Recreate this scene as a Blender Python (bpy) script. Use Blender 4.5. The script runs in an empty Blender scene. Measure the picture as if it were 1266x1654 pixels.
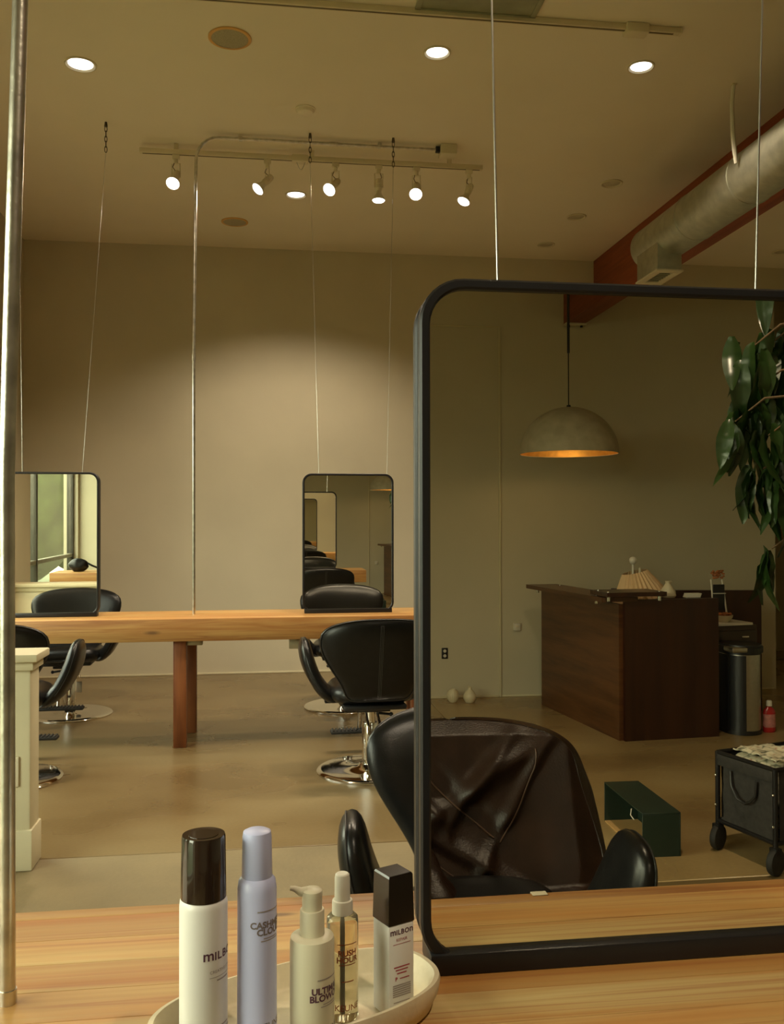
import bpy, bmesh, math, random
from mathutils import Vector, Matrix, noise
C = bpy.context.scene.collection
SC = bpy.context.scene
PI = math.pi
def R(a): return math.radians(a)

# ------------------------------------------------------------------ camera
H = 1.45
cam = bpy.data.cameras.new('camera'); cob = bpy.data.objects.new('camera', cam); C.objects.link(cob)
cam.sensor_fit = 'HORIZONTAL'; cam.sensor_width = 36.0; cam.lens = 36.0 * 1476.1 / 1266.0
cam.clip_start = .02; cam.clip_end = 200
psi, th, ro = .134455, .011699, -.001707
fw = Vector((math.sin(psi)*math.cos(th), math.cos(psi)*math.cos(th), math.sin(th)))
rt = Vector((math.cos(psi), -math.sin(psi), 0)); dn = fw.cross(rt)
r2 = math.cos(ro)*rt - math.sin(ro)*dn; d2 = math.sin(ro)*rt + math.cos(ro)*dn
m = Matrix((r2, -d2, -fw)).transposed().to_4x4(); m.translation = (0, 0, H)
cob.matrix_world = m
SC.camera = cob

# ------------------------------------------------------------------ sky, light, exposure
SC.view_settings.view_transform = 'Standard'
try: SC.view_settings.look = 'None'
except Exception: pass
SC.view_settings.gamma = 1.0; SC.view_settings.use_curve_mapping = False
SC.view_settings.exposure = 0.35
SC.cycles.max_bounces = 14; SC.cycles.diffuse_bounces = 5; SC.cycles.glossy_bounces = 9
SC.cycles.transmission_bounces = 10; SC.cycles.transparent_max_bounces = 16
SC.cycles.caustics_reflective = False; SC.cycles.caustics_refractive = False
SKY = 9.5
w = bpy.data.worlds.new('world'); SC.world = w; w.use_nodes = True
nt = w.node_tree; bg = nt.nodes['Background']
tc = nt.nodes.new('ShaderNodeTexCoord'); sx = nt.nodes.new('ShaderNodeSeparateXYZ'); rp = nt.nodes.new('ShaderNodeValToRGB')
nt.links.new(tc.outputs['Generated'], sx.inputs[0]); nt.links.new(sx.outputs['Z'], rp.inputs[0])
rp.color_ramp.elements[0].position = .0; rp.color_ramp.elements[0].color = (.98, .93, .70, 1)
rp.color_ramp.elements[1].position = .7; rp.color_ramp.elements[1].color = (.80, .82, .70, 1)
nt.links.new(rp.outputs[0], bg.inputs['Color']); bg.inputs['Strength'].default_value = SKY

def lamp(name, kind, loc, energy, color, parent=None, **kw):
    l = bpy.data.lights.new(name, kind); l.energy = energy; l.color = color
    for k, v in kw.items(): setattr(l, k, v)
    o = bpy.data.objects.new(name, l); C.objects.link(o); o.location = loc
    if parent: o.parent = parent
    return o
LX, BX = -2.27, -2.75                          # inner face of the left wall, and of its window bay
WINS = [(BX, -1.32, 3.12), (LX, 4.45, 6.6)]      # window openings: wall x, y from, y to; second one added unseen for light
WZ0, WZ1 = .32, 2.75
for x_, a, b in WINS:                          # portals only guide the sampling of the sky
    p = lamp('window_portal', 'AREA', (x_-.16, (a+b)/2, (WZ0+WZ1)/2), 1, (1, 1, 1), shape='RECTANGLE', size=WZ1-WZ0, size_y=b-a)
    p.data.cycles.is_portal = True
    p.rotation_euler = (0, R(-90), 0)
LAMP_C = (1.0, .83, .60)

# ------------------------------------------------------------------ materials
MATS = {}
def nodes(mt):
    mt.use_nodes = True
    return mt.node_tree, mt.node_tree.nodes['Principled BSDF']
def setp(b, **k):
    names = {'col': 'Base Color', 'rough': 'Roughness', 'metal': 'Metallic', 'spec': 'Specular IOR Level', 'ior': 'IOR', 'trans': 'Transmission Weight',
             'coat': 'Coat Weight', 'sheen': 'Sheen Weight', 'em': 'Emission Color', 'es': 'Emission Strength', 'alpha': 'Alpha', 'sss': 'Subsurface Weight'}
    for a, v in k.items():
        b.inputs[names[a]].default_value = (tuple(v) + (1,)) if isinstance(v, (tuple, list)) and len(v) == 3 else v
def N(nt, t, **k):
    n = nt.nodes.new(t)
    for a, v in k.items():
        if a in n.inputs: n.inputs[a].default_value = v
        else: setattr(n, a, v)
    return n
def coords(nt, scale=(1, 1, 1), kind='Object', rnd=False):
    t = N(nt, 'ShaderNodeTexCoord'); mp = N(nt, 'ShaderNodeMapping'); mp.inputs['Scale'].default_value = scale
    nt.links.new(t.outputs[kind], mp.inputs[0])
    if rnd:
        oi = N(nt, 'ShaderNodeObjectInfo'); mu = N(nt, 'ShaderNodeMath', operation='MULTIPLY'); mu.inputs[1].default_value = 37.0
        nt.links.new(oi.outputs['Random'], mu.inputs[0]); nt.links.new(mu.outputs[0], mp.inputs['Location'])
    return mp
def ramp(nt, stops):
    r = N(nt, 'ShaderNodeValToRGB'); e = r.color_ramp.elements
    while len(e) < len(stops): e.new(.5)
    for i, (p, c) in enumerate(stops): e[i].position = p; e[i].color = tuple(c) + (1,)
    return r
def bump(nt, b, src, strength=.2, dist=.01):
    bp = N(nt, 'ShaderNodeBump'); bp.inputs['Strength'].default_value = strength; bp.inputs['Distance'].default_value = dist
    nt.links.new(src, bp.inputs['Height']); nt.links.new(bp.outputs[0], b.inputs['Normal'])
def mat(name, col, rough=.5, metal=0.0, var=.12, scale=8.0, bmp=0.0, bscale=60.0, **k):
    """principled material whose colour varies a little with a noise, with optional fine relief"""
    if name in MATS: return MATS[name]
    mt = bpy.data.materials.new(name); MATS[name] = mt; nt, b = nodes(mt)
    setp(b, col=col, rough=rough, metal=metal, **k)
    mp = coords(nt)
    n = N(nt, 'ShaderNodeTexNoise'); n.inputs['Scale'].default_value = scale; n.inputs['Detail'].default_value = 5
    nt.links.new(mp.outputs[0], n.inputs['Vector'])
    lo = tuple(c*(1-var) for c in col); hi = tuple(min(1, c*(1+var)) for c in col)
    r = ramp(nt, [(.3, lo), (.7, hi)]); nt.links.new(n.outputs[0], r.inputs[0]); nt.links.new(r.outputs[0], b.inputs['Base Color'])
    if bmp:
        n2 = N(nt, 'ShaderNodeTexNoise'); n2.inputs['Scale'].default_value = bscale; n2.inputs['Detail'].default_value = 4
        nt.links.new(mp.outputs[0], n2.inputs['Vector']); bump(nt, b, n2.outputs[0], bmp, .004)
    return mt
def wood(name, pale, dark, grain=(1, 14, 14), rough=.45, streak=None, knots=False, rnd=True, mid=.5, tint=.25):
    """long grained timber along local x; colour and grain offset differ from board to board"""
    mt = bpy.data.materials.new(name); MATS[name] = mt; nt, b = nodes(mt); setp(b, rough=rough)
    mp = coords(nt, grain, rnd=rnd)
    n = N(nt, 'ShaderNodeTexNoise'); n.inputs['Scale'].default_value = 1.6; n.inputs['Detail'].default_value = 6; n.inputs['Roughness'].default_value = .55; n.inputs['Distortion'].default_value = .6
    nt.links.new(mp.outputs[0], n.inputs['Vector'])
    midc = tuple((p*(1-mid)+d*mid) for p, d in zip(pale, dark))
    r = ramp(nt, [(.36, pale), (.52, midc), (.66, dark)]); nt.links.new(n.outputs[0], r.inputs[0])
    mp2 = coords(nt, (grain[0]*1.2, grain[1]*9, grain[2]*9), rnd=rnd)
    n2 = N(nt, 'ShaderNodeTexNoise'); n2.inputs['Scale'].default_value = 1.0; n2.inputs['Detail'].default_value = 4
    nt.links.new(mp2.outputs[0], n2.inputs['Vector'])
    r2_ = ramp(nt, [(.35, (.80, .74, .66)), (.6, (1, 1, 1))]); nt.links.new(n2.outputs[0], r2_.inputs[0])
    mx = N(nt, 'ShaderNodeMixRGB', blend_type='MULTIPLY'); mx.inputs[0].default_value = .55
    nt.links.new(r.outputs[0], mx.inputs[1]); nt.links.new(r2_.outputs[0], mx.inputs[2]); out = mx.outputs[0]
    if tint:
        oi = N(nt, 'ShaderNodeObjectInfo'); rr = ramp(nt, [(0, (1.0, 1.0, 1.0)), (.5, (1-.3*tint, 1-.55*tint, 1-.8*tint)), (1, (1.0, 1-.2*tint, 1-.4*tint))])
        nt.links.new(oi.outputs['Random'], rr.inputs[0])
        m3 = N(nt, 'ShaderNodeMixRGB', blend_type='MULTIPLY'); m3.inputs[0].default_value = 1
        nt.links.new(out, m3.inputs[1]); nt.links.new(rr.outputs[0], m3.inputs[2]); out = m3.outputs[0]
    if streak:
        mp3 = coords(nt, (grain[0]*.7, grain[1]*2.2, grain[2]*2.2), rnd=rnd)
        n3 = N(nt, 'ShaderNodeTexNoise'); n3.inputs['Scale'].default_value = 1.1; n3.inputs['Detail'].default_value = 3; n3.inputs['Distortion'].default_value = 1.2
        nt.links.new(mp3.outputs[0], n3.inputs['Vector'])
        r3 = ramp(nt, [(.555, (0, 0, 0)), (.60, (.62, .62, .62)), (.65, (.10, .10, .10))]); nt.links.new(n3.outputs[0], r3.inputs[0])
        m4 = N(nt, 'ShaderNodeMixRGB'); nt.links.new(r3.outputs[0], m4.inputs[0]); nt.links.new(out, m4.inputs[1]); m4.inputs[2].default_value = tuple(streak)+(1,); out = m4.outputs[0]
    if knots:
        mp4 = coords(nt, (1.7, 6.5, 6.5), rnd=rnd); v = N(nt, 'ShaderNodeTexVoronoi'); v.inputs['Scale'].default_value = 1.0
        nt.links.new(mp4.outputs[0], v.inputs['Vector'])
        r4 = ramp(nt, [(.03, (.8, .8, .8)), (.06 if knots == 'small' else .11, (0, 0, 0))]); nt.links.new(v.outputs['Distance'], r4.inputs[0])
        m5 = N(nt, 'ShaderNodeMixRGB'); nt.links.new(r4.outputs[0], m5.inputs[0]); nt.links.new(out, m5.inputs[1]); m5.inputs[2].default_value = (.13, .06, .025, 1); out = m5.outputs[0]
    nt.links.new(out, b.inputs['Base Color']); bump(nt, b, n2.outputs[0], .12, .002)
    return mt
def emit(name, col, s):
    mt = bpy.data.materials.new(name); MATS[name] = mt; nt, b = nodes(mt); setp(b, col=(.8, .8, .8), em=col, es=s); return mt
def thin_glass(name, tint=(.96, 1, .97), gl=.12):
    mt = bpy.data.materials.new(name); MATS[name] = mt; mt.use_nodes = True; nt = mt.node_tree
    for n in list(nt.nodes):
        if n.type == 'BSDF_PRINCIPLED': nt.nodes.remove(n)
    t = N(nt, 'ShaderNodeBsdfTransparent'); t.inputs[0].default_value = tint + (1,)
    g = N(nt, 'ShaderNodeBsdfGlossy'); g.inputs['Roughness'].default_value = .02
    f = N(nt, 'ShaderNodeFresnel'); f.inputs[0].default_value = 1.45; mx = N(nt, 'ShaderNodeMixShader')
    ge = N(nt, 'ShaderNodeNewGeometry'); su = N(nt, 'ShaderNodeMath', operation='SUBTRACT'); su.use_clamp = True      # reflect at the outer face only
    nt.links.new(f.outputs[0], su.inputs[0]); nt.links.new(ge.outputs['Backfacing'], su.inputs[1]); nt.links.new(su.outputs[0], mx.inputs[0]); nt.links.new(t.outputs[0], mx.inputs[1]); nt.links.new(g.outputs[0], mx.inputs[2])
    nt.links.new(mx.outputs[0], nt.nodes['Material Output'].inputs[0]); return mt

WALLC = (.60, .545, .40)
M_wall = mat('wall_paint', WALLC, .75, var=.05, scale=1.5, bmp=.08, bscale=140)
M_ceil = mat('ceiling_paint', (.85, .77, .63), .85, var=.03, scale=1.2)
M_trim = mat('trim_paint', (.66, .60, .41), .5, var=.03)
M_pine = wood('pine_board', (.61, .46, .20), (.53, .265, .075), (.55, 11, 11), .42, streak=(.36, .13, .04), knots='small', tint=.6)
M_pine_edge = wood('pine_edge', (.52, .31, .105), (.38, .165, .045), (.9, 12, 12), .5, streak=(.25, .09, .03), knots=True, tint=.15)
M_redleg = wood('red_fir', (.30, .105, .034), (.14, .038, .012), (12, 12, .9), .5, knots=False, tint=.2)
M_beam = wood('red_beam_timber', (.36, .078, .022), (.23, .045, .013), (9, .6, 9), .55, tint=.1)
M_walnut = wood('walnut_laminate', (.135, .052, .017), (.065, .022, .008), (.8, .8, 10), .32, tint=0)
M_walnut_v_shade = wood('walnut_upright_shaded', (.045, .014, .006), (.025, .007, .004), (7, 7, .5), .32, tint=0)  # upright grain; darker copy paints the shade on desk faces away from the window
M_black = mat('black_leather', (.006, .006, .006), .30, var=.2, scale=30, bmp=.10, bscale=260, spec=.35)
M_piping = mat('black_piping', (.016, .015, .014), .45)
M_brown = mat('brown_leather', (.017, .0070, .0035), .40, var=.35, scale=9, bmp=.25, bscale=180, spec=.28)
M_chrome = mat('chrome', (.78, .76, .72), .08, 1.0, var=.02)
M_steel = mat('brushed_steel', (.55, .53, .48), .28, 1.0, var=.06, scale=40)
M_galv = mat('galvanised_steel', (.62, .60, .53), .30, 1.0, var=.22, scale=26, bmp=.1)
M_galv_dirty = mat('galvanised_steel_worn', (.56, .53, .44), .33, .92, var=.38, scale=16, bmp=.15, bscale=90)
M_duct = mat('galvanised_duct_metal', (.50, .50, .40), .42, .85, var=.14, scale=14)
M_bmetal = mat('black_frame_metal', (.016, .015, .016), .38, .3)
M_bplast = mat('black_plastic', (.012, .012, .013), .4)
M_rubber = mat('black_rubber', (.02, .019, .017), .7)
M_white = mat('white_plastic', (.72, .68, .57), .45, var=.03)
M_can = mat('white_can_paint', (.80, .77, .72), .32, var=.02)
M_lav = mat('lavender_can_paint', (.56, .585, .86), .34, var=.02)
M_cream = mat('cream_bottle_plastic', (.70, .64, .47), .38, var=.02)
M_stone = mat('travertine', (.66, .56, .38), .5, var=.14, scale=22, bmp=.15, bscale=120)
M_ink = mat('plum_print_ink', (.10, .035, .06), .5, var=.05)
M_ink2 = mat('grey_print_ink', (.20, .16, .16), .5, var=.05)
M_ink3 = mat('faint_print_ink', (.36, .30, .27), .5, var=.05)
M_inkred = mat('crimson_print_ink', (.40, .06, .08), .5, var=.05)
M_inkor = mat('russet_print_ink', (.26, .07, .025), .5, var=.05)
M_track = mat('beige_track_enamel', (.76, .67, .49), .5, var=.04)
M_fixw = mat('white_fixture_enamel', (.70, .63, .46), .45, var=.03)
M_lit = emit('lit_lamp_face', (1, .97, .90), 3.2)
M_spk = mat('speaker_grille_cloth', (.42, .37, .25), .8, var=.2, scale=200)
M_spkring = mat('speaker_ring_enamel', (.74, .42, .13), .5)
M_vent = mat('vent_grey_enamel', (.30, .30, .20), .5)
M_mirror = mat('mirror_silver', (.88, .85, .74), .0, 1.0, var=.0)
M_window = thin_glass('window_glass')
M_alu = mat('window_frame_aluminium', (.08, .075, .06), .4, .5)
M_green = mat('dark_green_card', (.012, .028, .018), .55, var=.15)
M_tan = mat('tan_card_lining', (.60, .36, .14), .6, var=.06)
M_leaf = mat('glossy_leaf', (.024, .060, .013), .30, var=.45, scale=5, spec=.6)
M_stem = mat('plant_bark', (.16, .10, .05), .8, var=.3, bmp=.4)
M_soil = mat('potting_soil', (.03, .02, .012), .9, var=.4, scale=60)
M_pot = mat('grey_clay_pot', (.30, .27, .21), .7, var=.1)
M_shade = mat('plaster_dome', (.50, .45, .33), .65, var=.12, scale=12)
M_gold = mat('gold_leaf_lining', (.72, .40, .10), .38, .75, var=.15, scale=20)
M_pleat = mat('pleated_fabric', (.72, .50, .28), .75, var=.05)
M_ceramic = mat('white_ceramic', (.66, .58, .40), .4, var=.04)
M_cloth = mat('cart_canvas', (.035, .032, .030), .8, var=.25, scale=40, bmp=.3, bscale=300)
M_red = mat('red_liquid_soap', (.45, .025, .025), .2, var=.1)
M_lab = mat('soap_label_print', (.55, .22, .20), .5, var=.3, scale=30)
M_pod = mat('orange_dried_petals', (.42, .15, .05), .8, var=.4, scale=50)
M_leaf2 = mat('outdoor_foliage', (.060, .080, .030), .7, var=.5, scale=3)
M_grass = mat('outdoor_lawn', (.08, .10, .04), .9, var=.4, scale=4)

def floor_mat(name='polished_concrete', k=1.0):
    mt = bpy.data.materials.new(name); nt, b = nodes(mt)
    mp = coords(nt, (.8, 1.25, 1))
    n = N(nt, 'ShaderNodeTexNoise'); n.inputs['Scale'].default_value = 1.3; n.inputs['Detail'].default_value = 3; n.inputs['Roughness'].default_value = .45; n.inputs['Distortion'].default_value = .1
    n2 = N(nt, 'ShaderNodeTexNoise'); n2.inputs['Scale'].default_value = 60; n2.inputs['Detail'].default_value = 4
    for q in (n, n2): nt.links.new(mp.outputs[0], q.inputs['Vector'])
    r = ramp(nt, [(p_, tuple(k*v for v in c_)) for p_, c_ in ((.28, (.130, .083, .033)), (.5, (.185, .127, .055)), (.72, (.225, .168, .082)))]); nt.links.new(n.outputs[0], r.inputs[0])
    r5 = ramp(nt, [(.3, (.86, .86, .86)), (.7, (1.06, 1.06, 1.06))]); nt.links.new(n2.outputs[0], r5.inputs[0])
    mx = N(nt, 'ShaderNodeMixRGB', blend_type='MULTIPLY'); mx.inputs[0].default_value = .7
    nt.links.new(r.outputs[0], mx.inputs[1]); nt.links.new(r5.outputs[0], mx.inputs[2]); nt.links.new(mx.outputs[0], b.inputs['Base Color'])
    rr = N(nt, 'ShaderNodeMapRange'); rr.inputs['To Min'].default_value = .17; rr.inputs['To Max'].default_value = .40
    nt.links.new(n.outputs[0], rr.inputs[0]); nt.links.new(rr.outputs[0], b.inputs['Roughness']); bump(nt, b, n2.outputs[0], .05, .003)
    return mt
M_floor = floor_mat(); M_floor_lit = floor_mat('polished_concrete_lit_copy', 2.0)  # paler copy puts missing light into the reception-side floor colour
M_rough = mat('worn_concrete', (.19, .145, .07), .62, var=.14, scale=3, bmp=.35, bscale=45)
def floral():
    mt = bpy.data.materials.new('floral_cotton'); nt, b = nodes(mt); setp(b, rough=.85); mp = coords(nt)
    v = N(nt, 'ShaderNodeTexVoronoi'); v.inputs['Scale'].default_value = 34; nt.links.new(mp.outputs[0], v.inputs['Vector'])
    r = ramp(nt, [(.0, (.45, .12, .12)), (.25, (.62, .55, .38)), (.55, (.66, .60, .45)), (.8, (.14, .14, .09))]); nt.links.new(v.outputs['Distance'], r.inputs[0])
    nt.links.new(r.outputs[0], b.inputs['Base Color']); return mt
M_floral = floral()
def clear_liquid():
    mt = bpy.data.materials.new('clear_liquid_bottle'); nt, b = nodes(mt)
    setp(b, col=(.86, .79, .55), rough=.06, trans=.86, ior=1.35); return mt
M_clear = clear_liquid()
def smoked():
    mt = bpy.data.materials.new('smoked_cap_plastic'); nt, b = nodes(mt); setp(b, col=(.028, .016, .010), rough=.10, coat=.4); return mt
M_smoke = smoked()

# ------------------------------------------------------------------ geometry helpers
class MB:
    """collects shapes in one bmesh"""
    def __init__(s): s.bm = bmesh.new()
    def _add(s, tmp, M=None):
        if M is not None: tmp.transform(M)
        me = bpy.data.meshes.new('t'); tmp.to_mesh(me); tmp.free(); s.bm.from_mesh(me); bpy.data.meshes.remove(me); return s
    def box(s, c, size, bev=0.0, seg=2, M=None):
        t = bmesh.new(); bmesh.ops.create_cube(t, size=1); t.transform(Matrix.Diagonal((size[0], size[1], size[2], 1)))
        if bev: bmesh.ops.bevel(t, geom=t.edges[:], offset=min(bev, .49*min(size)), segments=seg, affect='EDGES', profile=.5)
        t.transform(Matrix.Translation(c)); return s._add(t, M)
    def box2(s, a, b, bev=0.0, **k):
        return s.box([(p+q)/2 for p, q in zip(a, b)], [abs(q-p) for p, q in zip(a, b)], bev, **k)
    def cyl(s, p0, p1, r0, r1=None, n=20):
        p0, p1 = Vector(p0), Vector(p1); d = p1-p0; t = bmesh.new()
        bmesh.ops.create_cone(t, cap_ends=True, segments=n, radius1=r0, radius2=r0 if r1 is None else r1, depth=d.length)
        t.transform(Matrix.Translation((p0+p1)/2) @ d.to_track_quat('Z', 'Y').to_matrix().to_4x4()); return s._add(t)
    def ball(s, c, r, sc=(1, 1, 1), n=16):
        t = bmesh.new(); bmesh.ops.create_uvsphere(t, u_segments=n, v_segments=max(6, n//2), radius=r)
        t.transform(Matrix.Translation(c) @ Matrix.Diagonal((*sc, 1))); return s._add(t)
    def lathe(s, prof, n=32, c=(0, 0, 0), sq=0.0, M=None, sx=1, sy=1):
        """profile of (radius, z) turned about z; sq > 0 squares the section"""
        t = bmesh.new(); rings = []
        for r, z in prof:
            if r < 1e-6: rings.append([t.verts.new((0, 0, z))]); continue
            ring = []
            for i in range(n):
                a = 2*PI*i/n; ca, sa = math.cos(a), math.sin(a); k = 1.0
                if sq: k = (abs(ca)**sq + abs(sa)**sq)**(-1.0/sq)
                ring.append(t.verts.new((r*k*ca*sx, r*k*sa*sy, z)))
            rings.append(ring)
        for A, B in zip(rings, rings[1:]):
            for i in range(n):
                j = (i+1) % n
                if len(A) == 1 and len(B) > 1: t.faces.new((A[0], B[i], B[j]))
                elif len(B) == 1 and len(A) > 1: t.faces.new((A[i], A[j], B[0]))
                elif len(A) > 1: t.faces.new((A[i], A[j], B[j], B[i]))
        bmesh.ops.recalc_face_normals(t, faces=t.faces[:]); t.transform(Matrix.Translation(c)); return s._add(t, M)
    def tube(s, pts, r, n=10, close=False):
        pts = [Vector(p) for p in pts]; t = bmesh.new(); rings = []; L = len(pts); up = None
        for i, p in enumerate(pts):
            if close: d = pts[(i+1) % L]-pts[i-1]
            else: d = pts[min(i+1, L-1)]-pts[max(i-1, 0)]
            d.normalize()
            if up is None: up = Vector((0, 0, 1)) if abs(d.z) < .9 else Vector((1, 0, 0))
            sx_ = d.cross(up).normalized(); up = sx_.cross(d).normalized()
            rr = r[i] if isinstance(r, (list, tuple)) else r
            rings.append([t.verts.new(p+rr*(math.cos(2*PI*k/n)*sx_+math.sin(2*PI*k/n)*up)) for k in range(n)])
        for i in range(L if close else L-1):
            A, B = rings[i], rings[(i+1) % L]
            for k in range(n): t.faces.new((A[k], A[(k+1) % n], B[(k+1) % n], B[k]))
        if not close: t.faces.new(rings[0][::-1]); t.faces.new(rings[-1])
        bmesh.ops.recalc_face_normals(t, faces=t.faces[:]); return s._add(t)
    def prism(s, poly, z0, z1, bev=0.0, M=None):
        t = bmesh.new(); A = [t.verts.new((x, y, z0)) for x, y in poly]; B = [t.verts.new((x, y, z1)) for x, y in poly]; n = len(poly)
        t.faces.new(A[::-1]); t.faces.new(B)
        for i in range(n): t.faces.new((A[i], A[(i+1) % n], B[(i+1) % n], B[i]))
        bmesh.ops.recalc_face_normals(t, faces=t.faces[:])
        if bev: bmesh.ops.bevel(t, geom=t.edges[:], offset=bev, segments=2, affect='EDGES')
        return s._add(t, M)
    def pillow(s, rad, T, fn, nr=9, na=56, p=5.0):
        """padded panel: polar grid, outline rad(angle), half thickness T rounded at the rim, placed by fn(u, v, t)"""
        t = bmesh.new(); sides = []
        for sg in (1, -1):
            cen = t.verts.new(fn(0, 0, sg*T)); rings = [cen]
            for i in range(1, nr+1):
                q = math.sin(PI/2*i/nr) if i < nr else 1.0
                th_ = T*max(0.0, 1-q**p)**.5; ring = []
                for k in range(na):
                    a = 2*PI*k/na; rr = rad(a)*q
                    ring.append(t.verts.new(fn(rr*math.cos(a), rr*math.sin(a), sg*th_)) if not (i == nr and sg < 0) else sides[0][nr][k])
                rings.append(ring)
            sides.append(rings)
        for si, rings in enumerate(sides):
            for k in range(na):
                j = (k+1) % na
                f = (rings[0], rings[1][k], rings[1][j]); t.faces.new(f if si == 0 else f[::-1])
                for i in range(1, nr):
                    f = (rings[i][k], rings[i+1][k], rings[i+1][j], rings[i][j]); t.faces.new(f if si == 0 else f[::-1])
        bmesh.ops.recalc_face_normals(t, faces=t.faces[:]); return s._add(t)
    def grid(s, nu, nv, fn):
        t = bmesh.new(); V = [[t.verts.new(fn(i/(nu-1), j/(nv-1))) for j in range(nv)] for i in range(nu)]
        for i in range(nu-1):
            for j in range(nv-1): t.faces.new((V[i][j], V[i+1][j], V[i+1][j+1], V[i][j+1]))
        return s._add(t)
    def thick(s, d):
        bmesh.ops.solidify(s.bm, geom=s.bm.faces[:], thickness=d); return s
    def build(s, name, mt, parent=None, smooth=True, ang=40):
        me = bpy.data.meshes.new(name); s.bm.normal_update(); s.bm.to_mesh(me); s.bm.free()
        if smooth:
            me.shade_smooth()
            try: me.set_sharp_from_angle(angle=R(ang))
            except Exception: pass
        o = bpy.data.objects.new(name, me); C.objects.link(o)
        for q in (mt if isinstance(mt, list) else [mt]): me.materials.append(q)
        if parent: o.parent = parent
        return o
def tag(o, label=None, cat=None, group=None, kind=None):
    for k, v in (('label', label), ('category', cat), ('group', group), ('kind', kind)):
        if v: o[k] = v
    return o
def thing(name, label, cat, loc=(0, 0, 0), rz=0, group=None):
    o = bpy.data.objects.new(name, None); C.objects.link(o); o.location = loc; o.rotation_euler = (0, 0, rz); o.empty_display_size = .1
    return tag(o, label, cat, group)
def struct(o): return tag(o, kind='structure')
def kids(o): return [c for c in bpy.data.objects if c.parent == o]
def dup(root, loc, rz=0, label=None, group=None, sc=None):
    r = root.copy(); C.objects.link(r); r.location = loc; r.rotation_euler = (0, 0, rz)
    if label: r['label'] = label
    if group: r['group'] = group
    for ch in kids(root):
        c = ch.copy(); C.objects.link(c); c.parent = r
        for g in kids(ch):
            d = g.copy(); C.objects.link(d); d.parent = c
    return r
def smooth01(x): x = max(0, min(1, x)); return x*x*(3-2*x)

# ------------------------------------------------------------------ the room
FY, RY, ZC, RX = 8.92, -4.96, 4.11, 5.9        # far wall, rear wall, ceiling, right wall
FL = struct(MB().box2((BX-.3, RY-2.4, -.12), (RX+.3, FY+.3, -.02)).build('floor', mat('joint_dirt', (.06, .045, .025), .9)))
def slab(x0, x1, y0, y1, mt): MB().box2((x0, y0, -.03), (x1, y1, 0), .004, seg=1).build('concrete_slab', mt, FL)
JT = .004
for (x0, x1) in ((BX-.2, 1.3), (1.3, RX+.2)):
    slab(x0, x1-JT*.5, 4.13+JT, FY+.2, M_floor); slab(x0, x1-JT*.5, -1.05+JT, 4.13, M_rough if x0 < 0 else M_floor); slab(x0, x1-JT*.5, RY-2.3, -1.05, M_floor_lit)
struct(MB().box2((BX-.3, RY-2.4, ZC), (RX+.3, FY+.3, ZC+.15)).build('ceiling', M_ceil))
struct(MB().box2((LX-.3, FY, 0), (RX+.3, FY+.2, ZC)).build('wall_front', M_wall))
struct(MB().box2((RX, RY-2.4, 0), (RX+.2, FY, ZC)).build('wall_right', M_wall))
rw = MB(); rw.box2((LX-.3, RY-.2, 0), (4.37, RY, ZC)); rw.box2((4.17, RY-2.2, 0), (4.37, RY-.2, ZC)); rw.box2((4.37, RY-2.4, 0), (RX+.2, RY-2.2, ZC))
struct(rw.build('wall_rear', M_wall))
lw = MB(); BY0, BY1 = -1.40, 3.30
for x_, y0, y1 in ((LX, RY-.2, BY0), (BX, BY0, -1.32), (BX, 3.12, BY1), (LX, BY1, 4.45), (LX, 6.6, FY+.2)): lw.box2((x_-.2, y0, 0), (x_, y1, ZC))
lw.box2((BX-.2, BY0-.2, 0), (LX-.2, BY0, ZC)); lw.box2((BX-.2, BY1, 0), (LX-.2, BY1+.2, ZC))
for x_, a, b in WINS: lw.box2((x_-.2, a, 0), (x_, b, WZ0)); lw.box2((x_-.2, a, WZ1), (x_, b, ZC))
WL = struct(lw.build('wall_left', M_wall))
for n_, (x_, a, b) in enumerate(WINS):
    wn = bpy.data.objects.new('window_%d' % (n_+1), None); C.objects.link(wn); wn.location = (x_-.1, a, WZ0); struct(wn)
    L_, Hh = b-a, WZ1-WZ0; fr = MB()
    mul = [2.11] if n_ == 0 else [L_*.34, L_*.67]
    for y in (.025, L_-.025): fr.box((0, y, Hh/2), (.09, .05, Hh), .004)
    for z in (.03, Hh-.03): fr.box((0, L_/2, z), (.09, L_, .06), .004)
    fr.build('window_frame', M_alu, wn)
    for y in mul: MB().box((0, y, Hh/2), (.08, .07, Hh-.1), .004).build('mullion', M_alu, wn)
    MB().box((0, L_/2, .60), (.07, L_-.1, .05), .004).build('transom_bar', mat('pale_rail_metal', (.32, .30, .23), .4, .5), wn)
    edges = [.05]+mul+[L_-.05]
    for y0, y1 in zip(edges, edges[1:]):
        if y1-y0 > .12:
            MB().box2((-.006, y0+.03, .06), (.0, y1-.03, .575)).build('pane', M_window, wn)
            MB().box2((-.006, y0+.03, .625), (.0, y1-.03, Hh-.06)).build('pane', M_window, wn)
    MB().box((.13, L_/2, -.015), (.12, L_+.1, .03), .005).build('window_sill', M_trim, wn)
# thin quarter round at the wall foot
struct(MB().box2((LX, FY-.012, 0), (3.3, FY, .018), .004).build('baseboard_front', M_trim))
bb = MB(); bb.box2((LX, RY, 0), (1.9, RY+.012, .018), .004); bb.box2((1.925, RY, 0), (4.36, RY+.01, .014), .003); struct(bb.build('baseboard_rear', M_trim))
# covered opening in the rear wall: flush panel edges
struct(MB().box2((1.905, RY, .0), (1.922, RY+.014, 3.09), .004).build('trim_1', M_trim))
struct(MB().box2((-.4, RY, 3.075), (1.905, RY+.012, 3.09), .003).build('trim_2', M_trim))
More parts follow.
